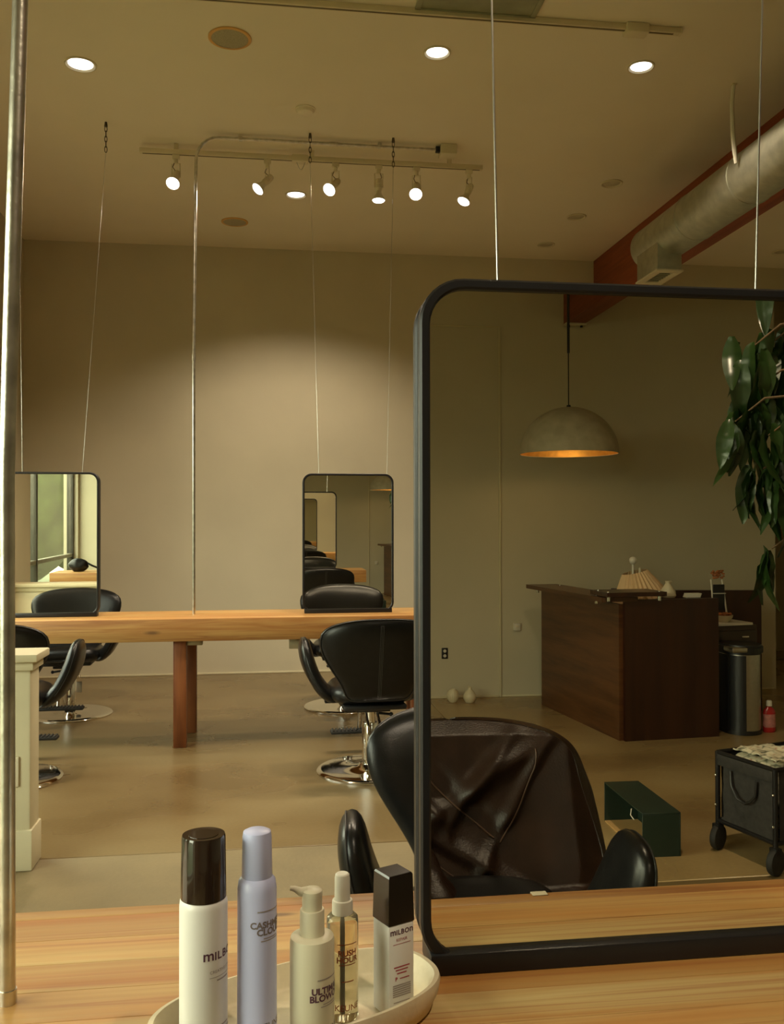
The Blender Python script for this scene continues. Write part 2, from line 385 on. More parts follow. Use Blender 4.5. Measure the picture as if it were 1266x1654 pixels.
# pony wall on the left with cap and base
pw = struct(MB().box2((LX, 4.0, 0), (-.985, 4.15, .87), .012).build('partition_wall', M_trim))
MB().box2((LX, 3.985, .835), (-.972, 4.165, .872), .004).build('cap_moulding', M_trim, pw)
MB().box2((LX, 3.965, .872), (-.952, 4.19, .905), .006).build('cap_board', M_trim, pw)
MB().box2((LX, 3.993, 0), (-.977, 4.157, .17), .006).build('base_board', M_trim, pw)
MB().box2((-1.10, 3.990, .352), (-1.03, 4.001, .478), .004).build('cover_plate', M_fixw, pw)
# timber beams under the ceiling
bm_ = struct(MB().box2((3.28, 2.0, 3.60), (3.42, FY, ZC), .006).build('beam_right', M_beam))
bm2 = struct(MB().box2((2.47, RY, 3.12), (2.64, 2.0, ZC), .006).build('beam_rear', M_beam))
MB().box2((2.465, RY+.005, 3.105), (2.645, RY+.09, 3.122), .003).build('bracket', M_fixw, bm2)
for q in (2.50, 2.61): MB().cyl((q, RY+.05, 3.09), (q, RY+.05, 3.106), .012, n=8).build('bolt', M_bmetal, bm2)

# ------------------------------------------------------------------ outdoors, seen through the window
struct(MB().box2((BX-30, -14, -.3), (BX-.3, 26, -.12)).build('lawn', M_grass))
def shrub(x, y, r, h, label):
    t = thing('shrub', label, 'shrub', (x, y, -.12))
    b = MB(); b.ball((0, 0, h*.55), 1, (r, r, h*.5), 32)
    for v in b.bm.verts: v.co += v.co.normalized()*.35*noise.noise(v.co*2.1+Vector((x, y, 0)))
    b.build('foliage', M_leaf2, t); MB().cyl((0, 0, 0), (0, 0, h*.3), .09, .06, 10).build('trunk', M_stem, t)
shrub(-7.5, 3.8, 1.5, 2.6, 'leafy green shrub outside, nearest the first window')
shrub(-8.4, 7.6, 1.9, 3.4, 'tall green shrub outside beyond the second window')
shrub(-8.6, .2, 1.7, 2.9, 'rounded green shrub outside, farther along the lawn')
shrub(-4.9, -5.6, 1.5, 4.2, 'tall green shrub outside close to the house, seen in the far left mirror')
shrub(-8.6, -9.5, 2.4, 5.0, 'large green shrub outside at the far corner of the lawn')
shrub(-4.2, -9.8, 1.6, 4.4, 'narrow green shrub outside behind the one close to the house')

# ------------------------------------------------------------------ station tables
HT, AP = .834, .144
def table(name, label, x0, x1, y0, y1, legs):
    t = thing(name, label, 'table', (x0, y0, 0)); L_, D = x1-x0, y1-y0; e = .034
    nb = 6; bw = (D-2*e)/nb
    for k in range(nb):
        o = MB().box((0, 0, 0), (L_, bw-.0004, .04), .0006, seg=1).build('board', M_pine, t); o.location = (L_/2, e+bw*(k+.5), HT-.02)
    for y in (e/2, D-e/2):
        o = MB().box((0, 0, 0), (L_, e-.001, AP), .003).build('edge_board', M_pine_edge, t); o.location = (L_/2, y, HT-AP/2)
    for x in (e/2, L_-e/2):
        o = MB().box((0, 0, 0), (e-.001, D-2*e, AP-.042), .002).build('end_board', M_pine_edge, t); o.location = (x, D/2, HT-.041-(AP-.042)/2)
    o = MB().box((0, 0, 0), (L_-.1, D-2*e-.01, .02), .0).build('underside', M_pine_edge, t); o.location = (L_/2, D/2, HT-.06)
    for lx in legs:
        for (dx, y) in ((0, .077), (.032, D-.077)):
            o = MB().box((0, 0, 0), (.082, .082, HT-AP+.02), .004).build('leg', M_redleg, t); o.location = (lx+dx-x0, y, (HT-AP+.02)/2)
    return t
FT = table('styling_table', 'long pine styling table on red timber legs along the far wall, two mirrors on top', -2.02, 2.05, 6.0, 6.57, (-1.9, -.567, .99))
NT = table('styling_table', 'pine styling table in the foreground carrying the tray of bottles', -2.50, 1.17, .995, 1.522, (-2.3, -.6, .9))
for (x, z0) in ((.135, .620), (-.56, .655)):   # power outlets under the far table top
    t = FT
    o = MB().box((0, 0, 0), (.135, .05, .69-z0), .004).build('outlet_box', mat('outlet_box_metal', (.42, .39, .28), .5, .6, var=.2), t); o.location = (x+.068+2.02, .09, (z0+.69)/2)
# ------------------------------------------------------------------ hanging double mirrors
def rrect(w_, h_, r, n=8):
    out = []
    for cx, cz, a0 in ((w_/2-r, h_/2-r, 0), (-w_/2+r, h_/2-r, 90), (-w_/2+r, -h_/2+r, 180), (w_/2-r, -h_/2+r, 270)):
        for i in range(n+1):
            a = R(a0+90*i/n); out.append((cx+r*math.cos(a), cz+r*math.sin(a)))
    return out
def ring_frame(w_, h_, r, fwid, d, y):
    b = MB(); t = bmesh.new(); o_ = rrect(w_, h_, r); i_ = rrect(w_-2*fwid, h_-2*fwid, r-fwid*.8); n = len(o_); rows = []
    ch = .003
    so = rrect(w_-2*ch, h_-2*ch, r-ch); si = rrect(w_-2*fwid+2*ch, h_-2*fwid+2*ch, r-fwid*.8+ch)
    for poly, yy in ((o_, y-d/2+ch), (o_, y+d/2-ch), (so, y+d/2), (si, y+d/2), (i_, y+d/2-ch), (i_, y-d/2+ch), (si, y-d/2), (so, y-d/2)):
        rows.append([t.verts.new((x, yy, z)) for x, z in poly])
    for k in range(len(rows)):
        A, B = rows[k], rows[(k+1) % len(rows)]
        for i in range(n): t.faces.new((A[i], A[(i+1) % n], B[(i+1) % n], B[i]))
    bmesh.ops.recalc_face_normals(t, faces=t.faces[:]); b._add(t); return b
def glass_plate(w_, h_, r, y0, y1):
    b = MB(); b.prism(rrect(w_, h_, r, 6), y0, y1, M=Matrix(((1, 0, 0, 0), (0, 0, 1, 0), (0, 1, 0, 0), (0, 0, 0, 1)))); return b
MW, MH = .625, .945
def mirror(label, loc, tilt, wires, ztop):
    """two framed mirrors back to back on one foot, hung from the ceiling on two wires; local z = 0 at the table"""
    t = thing('hanging_mirror', label, 'mirror', loc, 0); t.rotation_euler = (tilt, 0, 0)
    zc = MH/2+.008
    for sgn in (-1, 1):
        y = sgn*.020
        o = ring_frame(MW, MH, .062, .0145, .022, y).build('frame', M_bmetal, t); o.location = (0, 0, zc)
        g = glass_plate(MW-.02, MH-.02, .052, y-.002+sgn*.001, y+.002+sgn*.001).build('mirror_glass', M_mirror, t, smooth=False); g.location = (0, 0, zc)
    g = glass_plate(MW-.035, MH-.03, .05, -.006, .006).build('core_panel', M_bplast, t, smooth=False); g.location = (0, 0, zc)
    MB().box((0, 0, .0145), (MW-.025, .072, .029), .003).build('foot', M_bmetal, t)
    for (xb, xt, yt) in wires:
        zt = ztop-loc[2]; top = Vector((xt, yt, zt)); bot = Vector((xb, 0, MH+.006))
        MB().cyl(bot, top-Vector((0, 0, .20)), .0016 if loc[1] < 3 else .0018, n=6).build('suspension_wire', M_steel, t)
        hk = MB(); a = top-Vector((0, 0, .20)); hk.cyl(top, top-Vector((0, 0, .03)), .008, .012, 10)
        for k in range(5):
            c = top-Vector((0, 0, .045+k*.034)); pts = []
            for q in range(12):
                an = 2*PI*q/12; v = Vector((.008*math.cos(an), 0, .022*math.sin(an)))
                if k % 2: v = Vector((0, v.x, v.z))
                pts.append(c+v)
            hk.tube(pts, .0028, 6, close=True)
        hk.build('hook_chain', mat('dark_hook_steel', (.12, .095, .06), .45, .6), t)
    return t
TB = R(0.26)
mirror('large black framed mirror in the foreground reflecting the reception desk', (.518, 1.262, HT), 0, ((-.195, -.235, 0), (.195, .262, 0)), ZC)
mirror('black framed mirror on the far table nearest the conduit, behind a black chair', (.543, 6.27, HT), TB, ((-.2, -.26, -.025), (.27, .313, -.025)), ZC)
mirror('black framed mirror on the far table at the left edge, reflecting the window', (-1.42, 6.27, HT), TB, ((-.18, -.2, -.025), (.2, .353, -.025)), ZC)

# ------------------------------------------------------------------ conduits
t = thing('conduit_pole', 'galvanised steel conduit pole standing on the foreground table at left', 'pole', (-.332, 1.237, HT))
MB().tube([(0, 0, 0), (-.002, 0, .4), (-.003, 0, .68), (.003, 0, .94), (.012, 0, 1.3), (.026, 0, 2.3), (.034, 0, ZC-HT)], .0099, 20).build('pipe', M_galv_dirty, t)
MB().cyl((0, 0, 0), (0, 0, .018), .0113, n=20).build('end_collar', M_galv, t)
t = thing('conduit_pole', 'thin conduit rising from the far table and bending along the ceiling', 'pole', (-.499, 6.31, HT))
zt = ZC-HT-.03; pts = [(0, 0, 0), (-.002, 0, 1.74), (.012, 0, zt-.16)]
for k in range(1, 7): a = R(15*k); pts.append((.012+.15*(1-math.cos(a)), 0, zt-.16+.16*math.sin(a)))
pts += [(.7, 0, zt), (1.67, .005, zt)]
MB().tube(pts, .0105, 14).build('pipe', M_galv, t)
for x in (.31, 1.27): MB().box((x, 0, zt+.004), (.025, .03, .035), .004).build('strap_clamp', M_galv, t)
for p in ((-.002, 0, 1.74), (.95, .002, zt)): MB().cyl(Vector(p)-(Vector((0, 0, .02)) if p[0] < .5 else Vector((.03, 0, 0))), Vector(p)+(Vector((0, 0, .02)) if p[0] < .5 else Vector((.03, 0, 0))), .0135, n=14).build('coupling', M_galv, t)
MB().box((1.685, .005, zt), (.035, .035, .04), .004).build('connector', M_bmetal, t)
MB().box((1.755, .01, zt-.006), (.115, .11, .07), .005).build('junction_box', M_fixw, t)

# ------------------------------------------------------------------ styling chair
def back_rad(a):
    # rounded shield, local u across (m), v up (m) about its middle
    u, v = math.cos(a), math.sin(a); lo, hi = 0.0, .6
    def inside(x, z):
        zz = (z+.235)/.47
        if zz < 0 or zz > 1: return False
        w_ = .185+.148*smooth01(zz/.72)
        if zz > .74: w_ *= max(0, 1-((zz-.74)/.26)**2.6)**.42
        if zz < .10: w_ *= max(0, 1-((.10-zz)/.10)**2.2)**.5*.35+.65
        return abs(x) < w_
    for _ in range(22):
        md = (lo+hi)/2
        if inside(u*md, v*md): lo = md
        else: hi = md
    return lo
BACK_TAB = {}
def back_r(a):
    k = round(a, 4)
    if k not in BACK_TAB: BACK_TAB[k] = back_rad(a)
    return BACK_TAB[k]
def back_fn(u, v, t):
    z = .695+v; y = -.285-.13*(v+.235)/.47+.55*u*u*(.55+.9*max(0, v+.235))+t
    return Vector((u*(1.0), y, z))
def arm_r(a):
    u, v = math.cos(a), math.sin(a); n = 3.0 if v > 0 else 4.0
    return (abs(u/.150)**n+abs(v/.195)**n)**(-1/n)
def arm_fn(sg):
    def f(u, v, t):
        k = (v+.195)/.39                                  # 0 foot .. 1 top
        # curve in cross-section: sweeps out and up like a tulip petal
        x = .19+.185*math.sin(PI/2*min(1, k*1.02))**.85 if k > 0 else .19
        z = .415+.36*(k**1.25)
        nx, nz = (.85, -.53) if k < .35 else ((.97, -.22) if k < .7 else (1, -.05))
        y = .02+.10*k+u*(1-.12*(1-k))
        return Vector((sg*(x+t*nx), y, z+t*nz))
    return f
def make_chair(label, loc, rz, pedal=True):
    t = thing('styling_chair', label, 'chair', loc, rz, None)
    b = MB(); b.pillow(back_r, .047, back_fn, nr=10, na=72, p=5); bk = b.build('backrest', M_black, t, ang=80)
    # piping round the backrest rim and paired stitching up its middle
    pts = []
    for k in range(72):
        a = 2*PI*k/72; r = back_r(a)*.985; q = back_fn(r*math.cos(a), r*math.sin(a), -.016); pts.append(q)
    MB().tube(pts, .0028, 6, close=True).build('piping', M_piping, bk)
    st = MB()
    for dx in (-.012, -.004, .004):
        st.tube([back_fn(dx, -.2+.43*k/14, -.0475+.0*k) for k in range(14)], .0012, 5)
    st.build('stitching', mat('seam_thread', (.05, .048, .042), .6), bk)
    for sg in (-1, 1):
        b = MB(); f = arm_fn(sg); b.pillow(arm_r, .040, f, nr=8, na=52, p=5); am = b.build('armrest', M_black, t, ang=80)
        pts = []
        for k in range(40):
            a = R(-30)+R(240)*k/39; r = arm_r(a)*.98; pts.append(f(r*math.cos(a), r*math.sin(a), .014))
        MB().tube(pts, .0024, 6).build('piping', M_piping, am)
    b = MB(); b.pillow(lambda a: (abs(math.cos(a)/.245)**4+abs(math.sin(a)/.235)**4)**-.25, .065, lambda u, v, q: Vector((u, v+.02, .468+q+.012*math.cos(u*6))), nr=7, na=48, p=6)
    b.build('seat', M_black, t, ang=80)
    b = MB(); b.box((0, -.02, .405), (.36, .36, .03), .01); b.box((0, 0, .38), (.2, .24, .03), .006); b.build('seat_plate', M_bplast, t)
    b = MB(); b.lathe([(.048, .03), (.048, .27), (.043, .285), (.0, .285)], 24); b.build('pump_cylinder', M_chrome, t)
    b = MB(); b.lathe([(.029, .2), (.029, .372)], 20); b.build('piston', M_chrome, t)
    b = MB(); b.lathe([(.0, .052), (.06, .05), (.075, .036), (.20, .026), (.285, .024), (.305, .020), (.314, .011), (.312, .0), (0, .0)], 64); b.build('base_disc', M_chrome, t)
    b = MB()                                               # pump lever: two rods with a bright foot plate at the back
    for x in (-.035, .03): b.tube([(x, -.05, .36), (x*1.05, -.17, .30), (x*1.05, -.19, .25)], .008, 8)
    b.build('pump_lever', M_chrome, t)
    MB().box((-.004, -.215, .20), (.085, .01, .085), .003, M=Matrix.Rotation(R(8), 4, 'X')).build('lever_plate', M_steel, t)
    b = MB()                                               # footrest
    b.tube([(0, .16, .39), (0, .30, .36), (0, .40, .25), (0, .43, .15)], .014, 10)
    b.build('footrest_post', M_chrome, t)
    b = MB(); b.box((0, .44, .135), (.36, .075, .02), .006)
    for k in range(15): b.box((-.165+k*.0236, .44, .148), (.012, .07, .008), .002, seg=1)
    b.build('footrest_pad', M_rubber, t)
    b = MB(); b.cyl((.05, 0, .335), (.12, .0, .325), .008, n=8); b.ball((.125, 0, .325), .013, n=8); b.build('lock_knob', M_bplast, t)
    return t
CH = make_chair('black salon chair with its back to the viewer, between far table and big mirror', (.59, 5.33, 0), R(3))
dup(CH, (-1.475, 5.42, 0), R(-2), 'black salon chair half hidden behind the cream pony wall at left')
dup(CH, (.59, 7.2, 0), R(180), 'black salon chair beyond the far table, its chrome base seen under the table at right')
dup(CH, (-1.49, 7.2, 0), R(181), 'black salon chair beyond the far table at left, below the window-reflecting mirror')
dup(CH, (.575, 2.20, 0), R(180-5), 'empty black salon chair close behind the foreground mirror and bottles')
JC = dup(CH, (.54, .15, 0), R(3), 'black salon chair with a brown leather jacket over it, seen in the big mirror')
DROP = .065                                            # this one is pumped lower than the others and its back is reclined
TBK = Matrix.Translation((0, 0, -DROP-.02)) @ Matrix.Translation((0, -.285, .46)) @ Matrix.Rotation(R(9), 4, 'X') @ Matrix.Translation((0, .285, -.46))
for c_ in kids(JC):
    k_ = c_.name.split('.')[0]
    if k_ == 'backrest': c_.matrix_local = TBK
    elif k_ not in ('base_disc', 'pump_cylinder'): c_.location.z -= DROP
    if k_ == 'armrest': c_.location.z -= .04
for o in bpy.data.objects:
    if o.name.startswith('styling_chair') and o.parent is None: o['group'] = 'black salon chairs at the styling tables'

# ------------------------------------------------------------------ leather jacket over the near chair
def jacket():
    t = thing('leather_jacket', 'dark brown leather jacket draped over the back of the near black chair', 'jacket', (JC.location.x, JC.location.y, 0), JC.rotation_euler.z)
    def ridge(d, w_): return math.exp(-(d/w_)**2)
    def fold(u, v, s):
        p = Vector((u*4.2, v*3.4, s)); f = .022*noise.noise(p)+.012*noise.noise(p*2.3+Vector((5, 1, 0)))
        f = max(f, -.008); f += .024*ridge(v-.62*u-.03, .035)-.018*ridge(v+.8*u-.02, .045)+.020*ridge(v+.05-1.2*abs(u+.04), .03)+.022*ridge(v+.55*u+.12, .03)+.016*ridge(v-1.6*u+.25, .03)
        return f
    TOP = .249
    def halfw(v, b, u):
        zz = min(1, max(0, (v+.235)/(TOP+.235))); hw = .352+(.055 if u > 0 else .0)*smooth01((b-.15)/.5)
        if zz > .70: hw *= max(0.0, 1-((zz-.70)/.30)**2.6)**.42
        return hw
    def lay(q):                                            # what reaches the seat runs forward over it
        lim = .485-DROP+.04*0
        if q.z < lim: q.y += (lim-q.z)*.9; q.z = lim+.012*noise.noise(Vector((q.x*9, q.y*9, 3)))
        return q
    def front(a, b):
        # a across, b from the top rim (0) down the front (1)
        b = b**1.7; u = (a-.5)*2; hem = .60+.06*noise.noise(Vector((u*2.5, 4, 0))); v = TOP-hem*b
        uu = u*halfw(v, b, u); uc = max(-.33, min(.33, uu)); vv = max(v, -.235)
        q = back_fn(uc, vv, .047); q.x = uu; q.z += v-vv; q.y -= .35*(abs(uu)-abs(uc))
        off = .012+max(-.004, fold(uu, v, .3))*min(1, b*5)+.03*smooth01((b-.45)/.4)
        q.y += off-.04*(1-min(1, b*14))
        return lay(TBK @ q)
    b_ = MB(); b_.grid(84, 80, front); b_.thick(.004); b_.build('front_drape', M_brown, t, ang=70)
    def back(a, b):
        b = b**1.7; u = (a-.5)*2; v = TOP-.36*b; uu = u*halfw(v, b, u); uc = max(-.33, min(.33, uu))
        q = back_fn(uc, v, -.047); q.x = uu; q.y -= .010+.6*abs(fold(uu, v, 2.2))*min(1, b*5)-.035*(1-min(1, b*14)); return TBK @ q
    b_ = MB(); b_.grid(60, 36, back); b_.thick(-.004); b_.build('back_drape', M_brown, t, ang=70)
    sideL = MB()
    for a_ in (0, 1):
        sideL.grid(40, 6, lambda b, c, a_=a_: front(a_, b*.8).lerp(back(a_, min(1, (b*.8)*(.60/.36)**(1/1.7))), c)+Vector(((1 if a_ else -1)*.022*math.sin(PI*c), 0, .006*math.sin(PI*c))))
    sideL.thick(.003); sideL.build('shoulder_fold', M_brown, t, ang=80)
    # raised seams: a yoke V, a side seam, and the curved lower edge of the collar
    def on(u, bb):
        q = front(u, bb**(1/1.7)); q.y += .002; return q
    sm = mat('jacket_seam', (.060, .028, .015), .45)
    for pl in ([(.30, .16), (.40, .30), (.52, .44), (.64, .56)], [(.64, .56), (.74, .40), (.82, .24), (.86, .12)], [(.20, .45), (.34, .60), (.46, .70), (.60, .73)]):
        pts = []
        for (a0, b0), (a1, b1) in zip(pl, pl[1:]):
            for k in range(6): pts.append(on(a0+(a1-a0)*k/6, b0+(b1-b0)*k/6))
        MB().tube(pts, .0022, 6).build('seam', sm, t)
    # one sleeve hanging over the front to the seat
    def slv(a, b):
        p0 = Vector((-.20+.10*b, -.20+.18*b, .60-.135*b)); an = 2*PI*a
        r = (.060-.008*b)*(1+.22*noise.noise(Vector((math.cos(an)*1.5, math.sin(an)*1.5, b*5))))
        return p0+Vector((r*math.cos(an), .5*r*math.sin(an), .35*r*math.sin(an)))
    b_ = MB(); b_.grid(25, 26, slv); b_.build('sleeve', M_brown, t, ang=80)
    return t
jacket()

# ------------------------------------------------------------------ ceiling fittings
def downlight(label, x, y, lit, r=.092, watts=150):
    t = thing('downlight', label, 'ceiling light', (x, y, ZC), 0, 'recessed ceiling downlights')
    MB().lathe([(r, -.001), (r*.99, -.008), (r*.90, -.010), (r*.80, -.004), (r*.76, -.0005)], 40).build('trim_ring', M_fixw, t)
    MB().lathe([(r*.78, -.0005), (r*.74, -.0025), (r*.5, -.003), (0, -.004)], 32).build('lamp_face' , M_lit if lit else mat('unlit_lamp_face', (.55, .48, .34), .4), t)
    if lit:
        lamp('downlight_lamp', 'SPOT', (0, 0, -.03), watts, LAMP_C, t, spot_size=R(130), spot_blend=.6, shadow_soft_size=.07)
downlight('lit recessed downlight at the upper left of the ceiling', -1.077, 5.454, True, .092)
downlight('lit recessed downlight left of the mirror wire', .946, 5.054, True, .078)
downlight('lit recessed downlight near the end of the long track', 2.154, 5.057, True, .078)
downlight('lit recessed downlight just behind the row of spotlights', .222, 7.408, True, .088)
downlight('unlit recessed downlight nearest the camera beside the red beam', 2.67, 6.843, False, .085)
downlight('middle unlit recessed downlight of the three beside the red beam', 2.657, 7.635, False, .085)
downlight('unlit recessed downlight closest to the far wall beside the red beam', 2.635, 8.441, False, .085)
downlight('unlit recessed downlight beyond the red beam at the right edge', 5.0, 8.376, False, .085)
downlight('added unseen downlight brightening the camera side of the foreground table', 1.0, -.1, True, .092, 150)  # added out of view to brighten the table front and bottles
for lb, x, y in (('large round ceiling speaker with an orange ring, nearest the camera', -.209, 5.053), ('round ceiling speaker with an orange ring close to the far wall', -.294, 8.151)):
    t = thing('ceiling_speaker', lb, 'speaker', (x, y, ZC)); MB().lathe([(.117, -.001), (.117, -.007), (.112, -.009), (.100, -.008)], 48).build('ring', M_spkring, t)
    MB().lathe([(.101, -.006), (.07, -.010), (.0, -.012)], 40).build('grille', M_spk, t)
t = thing('smoke_detector', 'small round smoke detector on the ceiling above the conduit', 'detector', (.236, 5.865, ZC))
MB().lathe([(.058, 0), (.058, -.012), (.050, -.026), (.03, -.032), (0, -.032)], 32).build('housing', M_ceil, t); MB().lathe([(.066, -.0002), (.066, -.007), (.058, -.009)], 32).build('base_ring', M_ceil, t)
t = thing('ceiling_vent', 'grey green flat vent panel in the ceiling behind the long track', 'vent', (1.07, 4.36, ZC))
fr = MB()
for x in (-.305, .305): fr.box((x, 0, -.006), (.03, .56, .014), .003)
for y in (-.27, .27): fr.box((0, y, -.006), (.63, .03, .014), .003)
fr.build('frame', M_vent, t); MB().box((0, 0, -.001), (.6, .54, .012)).build('panel', M_vent, t)
# long empty track near the camera
t = thing('track_rail', 'long empty beige track rail crossing the top of the ceiling', 'track', (-1.1, 4.643, ZC))
b = MB(); b.box2((0, -.018, -.032), (3.30, .018, -.001), .003); b.build('rail', M_track, t)
MB().box2((0.02, -.006, -.0335), (3.26, .006, -.031)).build('slot', mat('track_slot', (.16, .12, .06), .6), t)
MB().box((3.05, 0, -.026), (.125, .075, .05), .006).build('feed_box', M_track, t)
MB().box((3.30, 0, -.0165), (.012, .04, .034), .003).build('end_cap', M_track, t)
t = thing('track_rail', 'beige track rail near the far wall that carries six spotlights', 'track', (-.89, 6.525, 4.05))
MB().box2((0, -.018, -.017), (2.445, .018, .017), .003).build('rail', M_track, t); MB().box2((.02, -.006, -.0185), (2.425, .006, -.016)).build('slot', MATS['track_slot'], t)
MB().box((1.115, 0, -.004), (.115, .07, .05), .006).build('feed_box', M_track, t)
MB().tube([(1.09+.06*k/10, -.01, -.028-.055*math.sin(PI*k/10)) for k in range(11)], .002, 5).build('safety_wire', M_steel, t)
for x in (.25, 1.2, 2.2): MB().box((x, 0, .038), (.03, .02, .045), .002).build('ceiling_clip', M_track, t)
def spot(label, x, dx, dy, dz):
    """spotlight hung on the rail: dx, dy, dz is where the lamp face looks"""
    t = thing('spotlight', label, 'spotlight', (x, 6.525, 4.03), 0, 'spotlights on the track rail')
    d = Vector((dx, dy, dz)).normalized(); piv = Vector((0, 0, -.145)); q = d.to_track_quat('Z', 'Y').to_matrix().to_4x4(); q.translation = piv
    b = MB(); b.box((0, 0, -.014), (.05, .034, .028), .003); b.cyl((0, 0, -.03), (0, 0, -.06), .014, n=12); b.build('adapter', M_track, t)
    yk = MB(); s = Vector((d.y, -d.x, 0)); s = s.normalized() if s.length > .15 else Vector((1, 0, 0))
    for sg in (-1, 1): yk.tube([s*(.003*sg)+Vector((0, 0, -.058)), s*(.029*sg)+Vector((0, 0, -.06)), s*(.030*sg)+Vector((0, 0, -.16))], .004, 6)
    yk.build('yoke', M_track, t)
    b = MB(); b.lathe([(0, -.045), (.020, -.045), (.024, -.035), (.024, .035), (.020, .042)], 20); 
    for k in range(3): b.lathe([(.0245, -.012+.014*k), (.0265, -.008+.014*k), (.0245, -.004+.014*k)], 20)
    h = b.build('lamp_holder', M_track, t); h.matrix_local = q
    b = MB(); b.lathe([(.019, .040), (.024, .062), (.041, .092), (.046, .104), (.0455, .110)], 28); g = b.build('reflector_bulb', M_fixw, t); g.matrix_local = q
    b = MB(); b.lathe([(.0455, .109), (.040, .116), (.02, .121), (0, .122)], 28); g2 = b.build('bulb_face', M_lit, g)
    MB().tube([(s.x*.01, s.y*.01, -.05), (s.x*.02+.015*d.x, s.y*.02+.015*d.y-.01, -.09), (-.03*d.x, -.03*d.y, -.12), tuple(piv-d*.045)], .003, 6).build('flex', mat('brown_flex', (.12, .075, .035), .6), t)
    l = lamp('spotlight_lamp', 'SPOT', tuple(piv+d*.13), 22, LAMP_C, t, spot_size=R(90), spot_blend=.7, shadow_soft_size=.045)
    l.rotation_euler = (-d).to_track_quat('Z', 'Y').to_euler()
for lb, x, v in (('first spotlight on the rail from the left, aimed at the camera', -.641, (-.14, -.66, -.75)), ('second spotlight from the left, turned down to the left', -.006, (-.62, -.30, -.72)),
                 ('spotlight just right of the feed box, tilted forward and left', .478, (-.46, -.60, -.66)), ('spotlight aimed straight down, third from the right', .79, (-.02, -.04, -1)),
                 ('spotlight second from the right, aimed forward', 1.066, (-.16, -.68, -.72)), ('rightmost spotlight on the rail, tilted down to the left', 1.455, (-.42, -.22, -.88))):
    spot(lb, x, *v)
# duct with its straps, hung beside the beam
t = thing('air_duct', 'round galvanised duct along the red beam, boxed outlet at its end', 'duct', (3.0, 6.51, 3.61)); rD = .168
seg = [.36, -.42, -1.16, -1.9, -2.9, -3.9, -4.9]
for y0, y1 in zip(seg, seg[1:]):
    o = MB().cyl((0, y0-.003, 0), (0, y1+.003, 0), rD, n=40).build('duct_section', M_duct, t)
    b = MB(); pts = [(rD*1.004*math.cos(2*PI*k/36), y1, rD*1.004*math.sin(2*PI*k/36)) for k in range(36)]; b.tube(pts, .0045, 6, close=True); b.build('seam_ring', M_duct, t)
MB().lathe([(0, 0), (rD*1.01, 0), (rD*1.01, .03)], 40, M=Matrix.Translation((0, .362, 0)) @ Matrix.Rotation(R(90), 4, 'X')).build('end_cap', M_duct, t)
b = MB(); b.box2((-.145, -.09, -.285), (.045, .29, -.04), .004); b.build('outlet_boot', M_duct, t)
b = MB()
for (x0, x1, y0, y1) in ((-.155, .055, -.10, -.04), (-.155, .055, .24, .30), (-.155, -.10, -.04, .24), (.0, .055, -.04, .24)): b.box2((x0, y0, -.298), (x1, y1, -.284), .002)
b.build('grille_frame', M_fixw, t); 
for k in range(7): MB().box((-.05, -.02+k*.04, -.289), (.11, .012, .006)).build('grille_slat', M_vent, t)
t = thing('hanging_strap', 'white strap hanging from the ceiling down to the round duct', 'strap', (2.80, 5.19, ZC))
MB().tube([(0, 0, 0), (-.012, 0, -.12), (-.008, 0, -.30), (.004, 0, -.42), (.012, 0, -.485)], [.012, .013, .015, .014, .010], 8).build('band', M_white, t); MB().box((0, 0, -.004), (.03, .03, .008), .002).build('clip', M_fixw, t)
# dome pendant over the reception desk (real side: behind the camera)
YP = 2.48-6.5
t = thing('pendant_lamp', 'dome pendant lamp with a gold lining over the reception desk', 'lamp', (2.195, YP, 1.955))
out = []; inn = []
for k in range(17): a = R(90*k/16); out.append((.362*math.cos(a), .345*math.sin(a)))
MB().lathe(out, 64).build('dome', M_shade, t, ang=60)
MB().lathe([(r_*.982, z_*.982) for r_, z_ in out], 64).build('gold_lining', M_gold, t, ang=60); MB().lathe([(.363, -.001), (.364, .004), (.356, .005), (.355, -.001), (.363, -.001)], 64).build('rim', M_shade, t)
MB().cyl((0, 0, .345), (0, 0, .745), .0045, n=8).build('cord', M_bplast, t); MB().cyl((0, 0, .745), (0, 0, ZC-1.955-.02), .010, n=10).build('cord_sleeve', M_bplast, t)
MB().lathe([(.012, .338), (.016, .345), (.014, .36), (0, .362)], 16).build('cord_grip', M_bmetal, t); MB().lathe([(.05, ZC-1.955), (.05, ZC-1.975), (.02, ZC-1.985), (0, ZC-1.985)], 24).build('canopy', M_bmetal, t)
MB().lathe([(0, .30), (.028, .30), (.028, .22), (0, .22)], 16).build('socket', M_bmetal, t)
MB().ball((0, 0, .17), .045, n=16).build('bulb', emit('pendant_bulb_glow', (1, .72, .35), 6), t)
lamp('pendant_bulb_lamp', 'POINT', (0, 0, .10), 2.2, (1, .68, .32), t, shadow_soft_size=.05)

# ------------------------------------------------------------------ products on the tray
TRZ = HT+.012
ca, sa = .93, .37
t = thing('tray', 'oval travertine tray on the foreground table under five hair products', 'tray', (.0393, 1.1198, HT), math.atan2(sa, ca))
def tray_prof():
    return [(0, 0), (.84, 0), (.93, .006), (.985, .024), (1.0, .038), (.99, .043), (.955, .0435), (.925, .037), (.89, .016), (.84, .0115), (0, .0115)]
b = MB(); b.lathe(tray_prof(), 96, sq=2.5, sx=.185, sy=.088); b.build('dish', M_stone, t, ang=50)

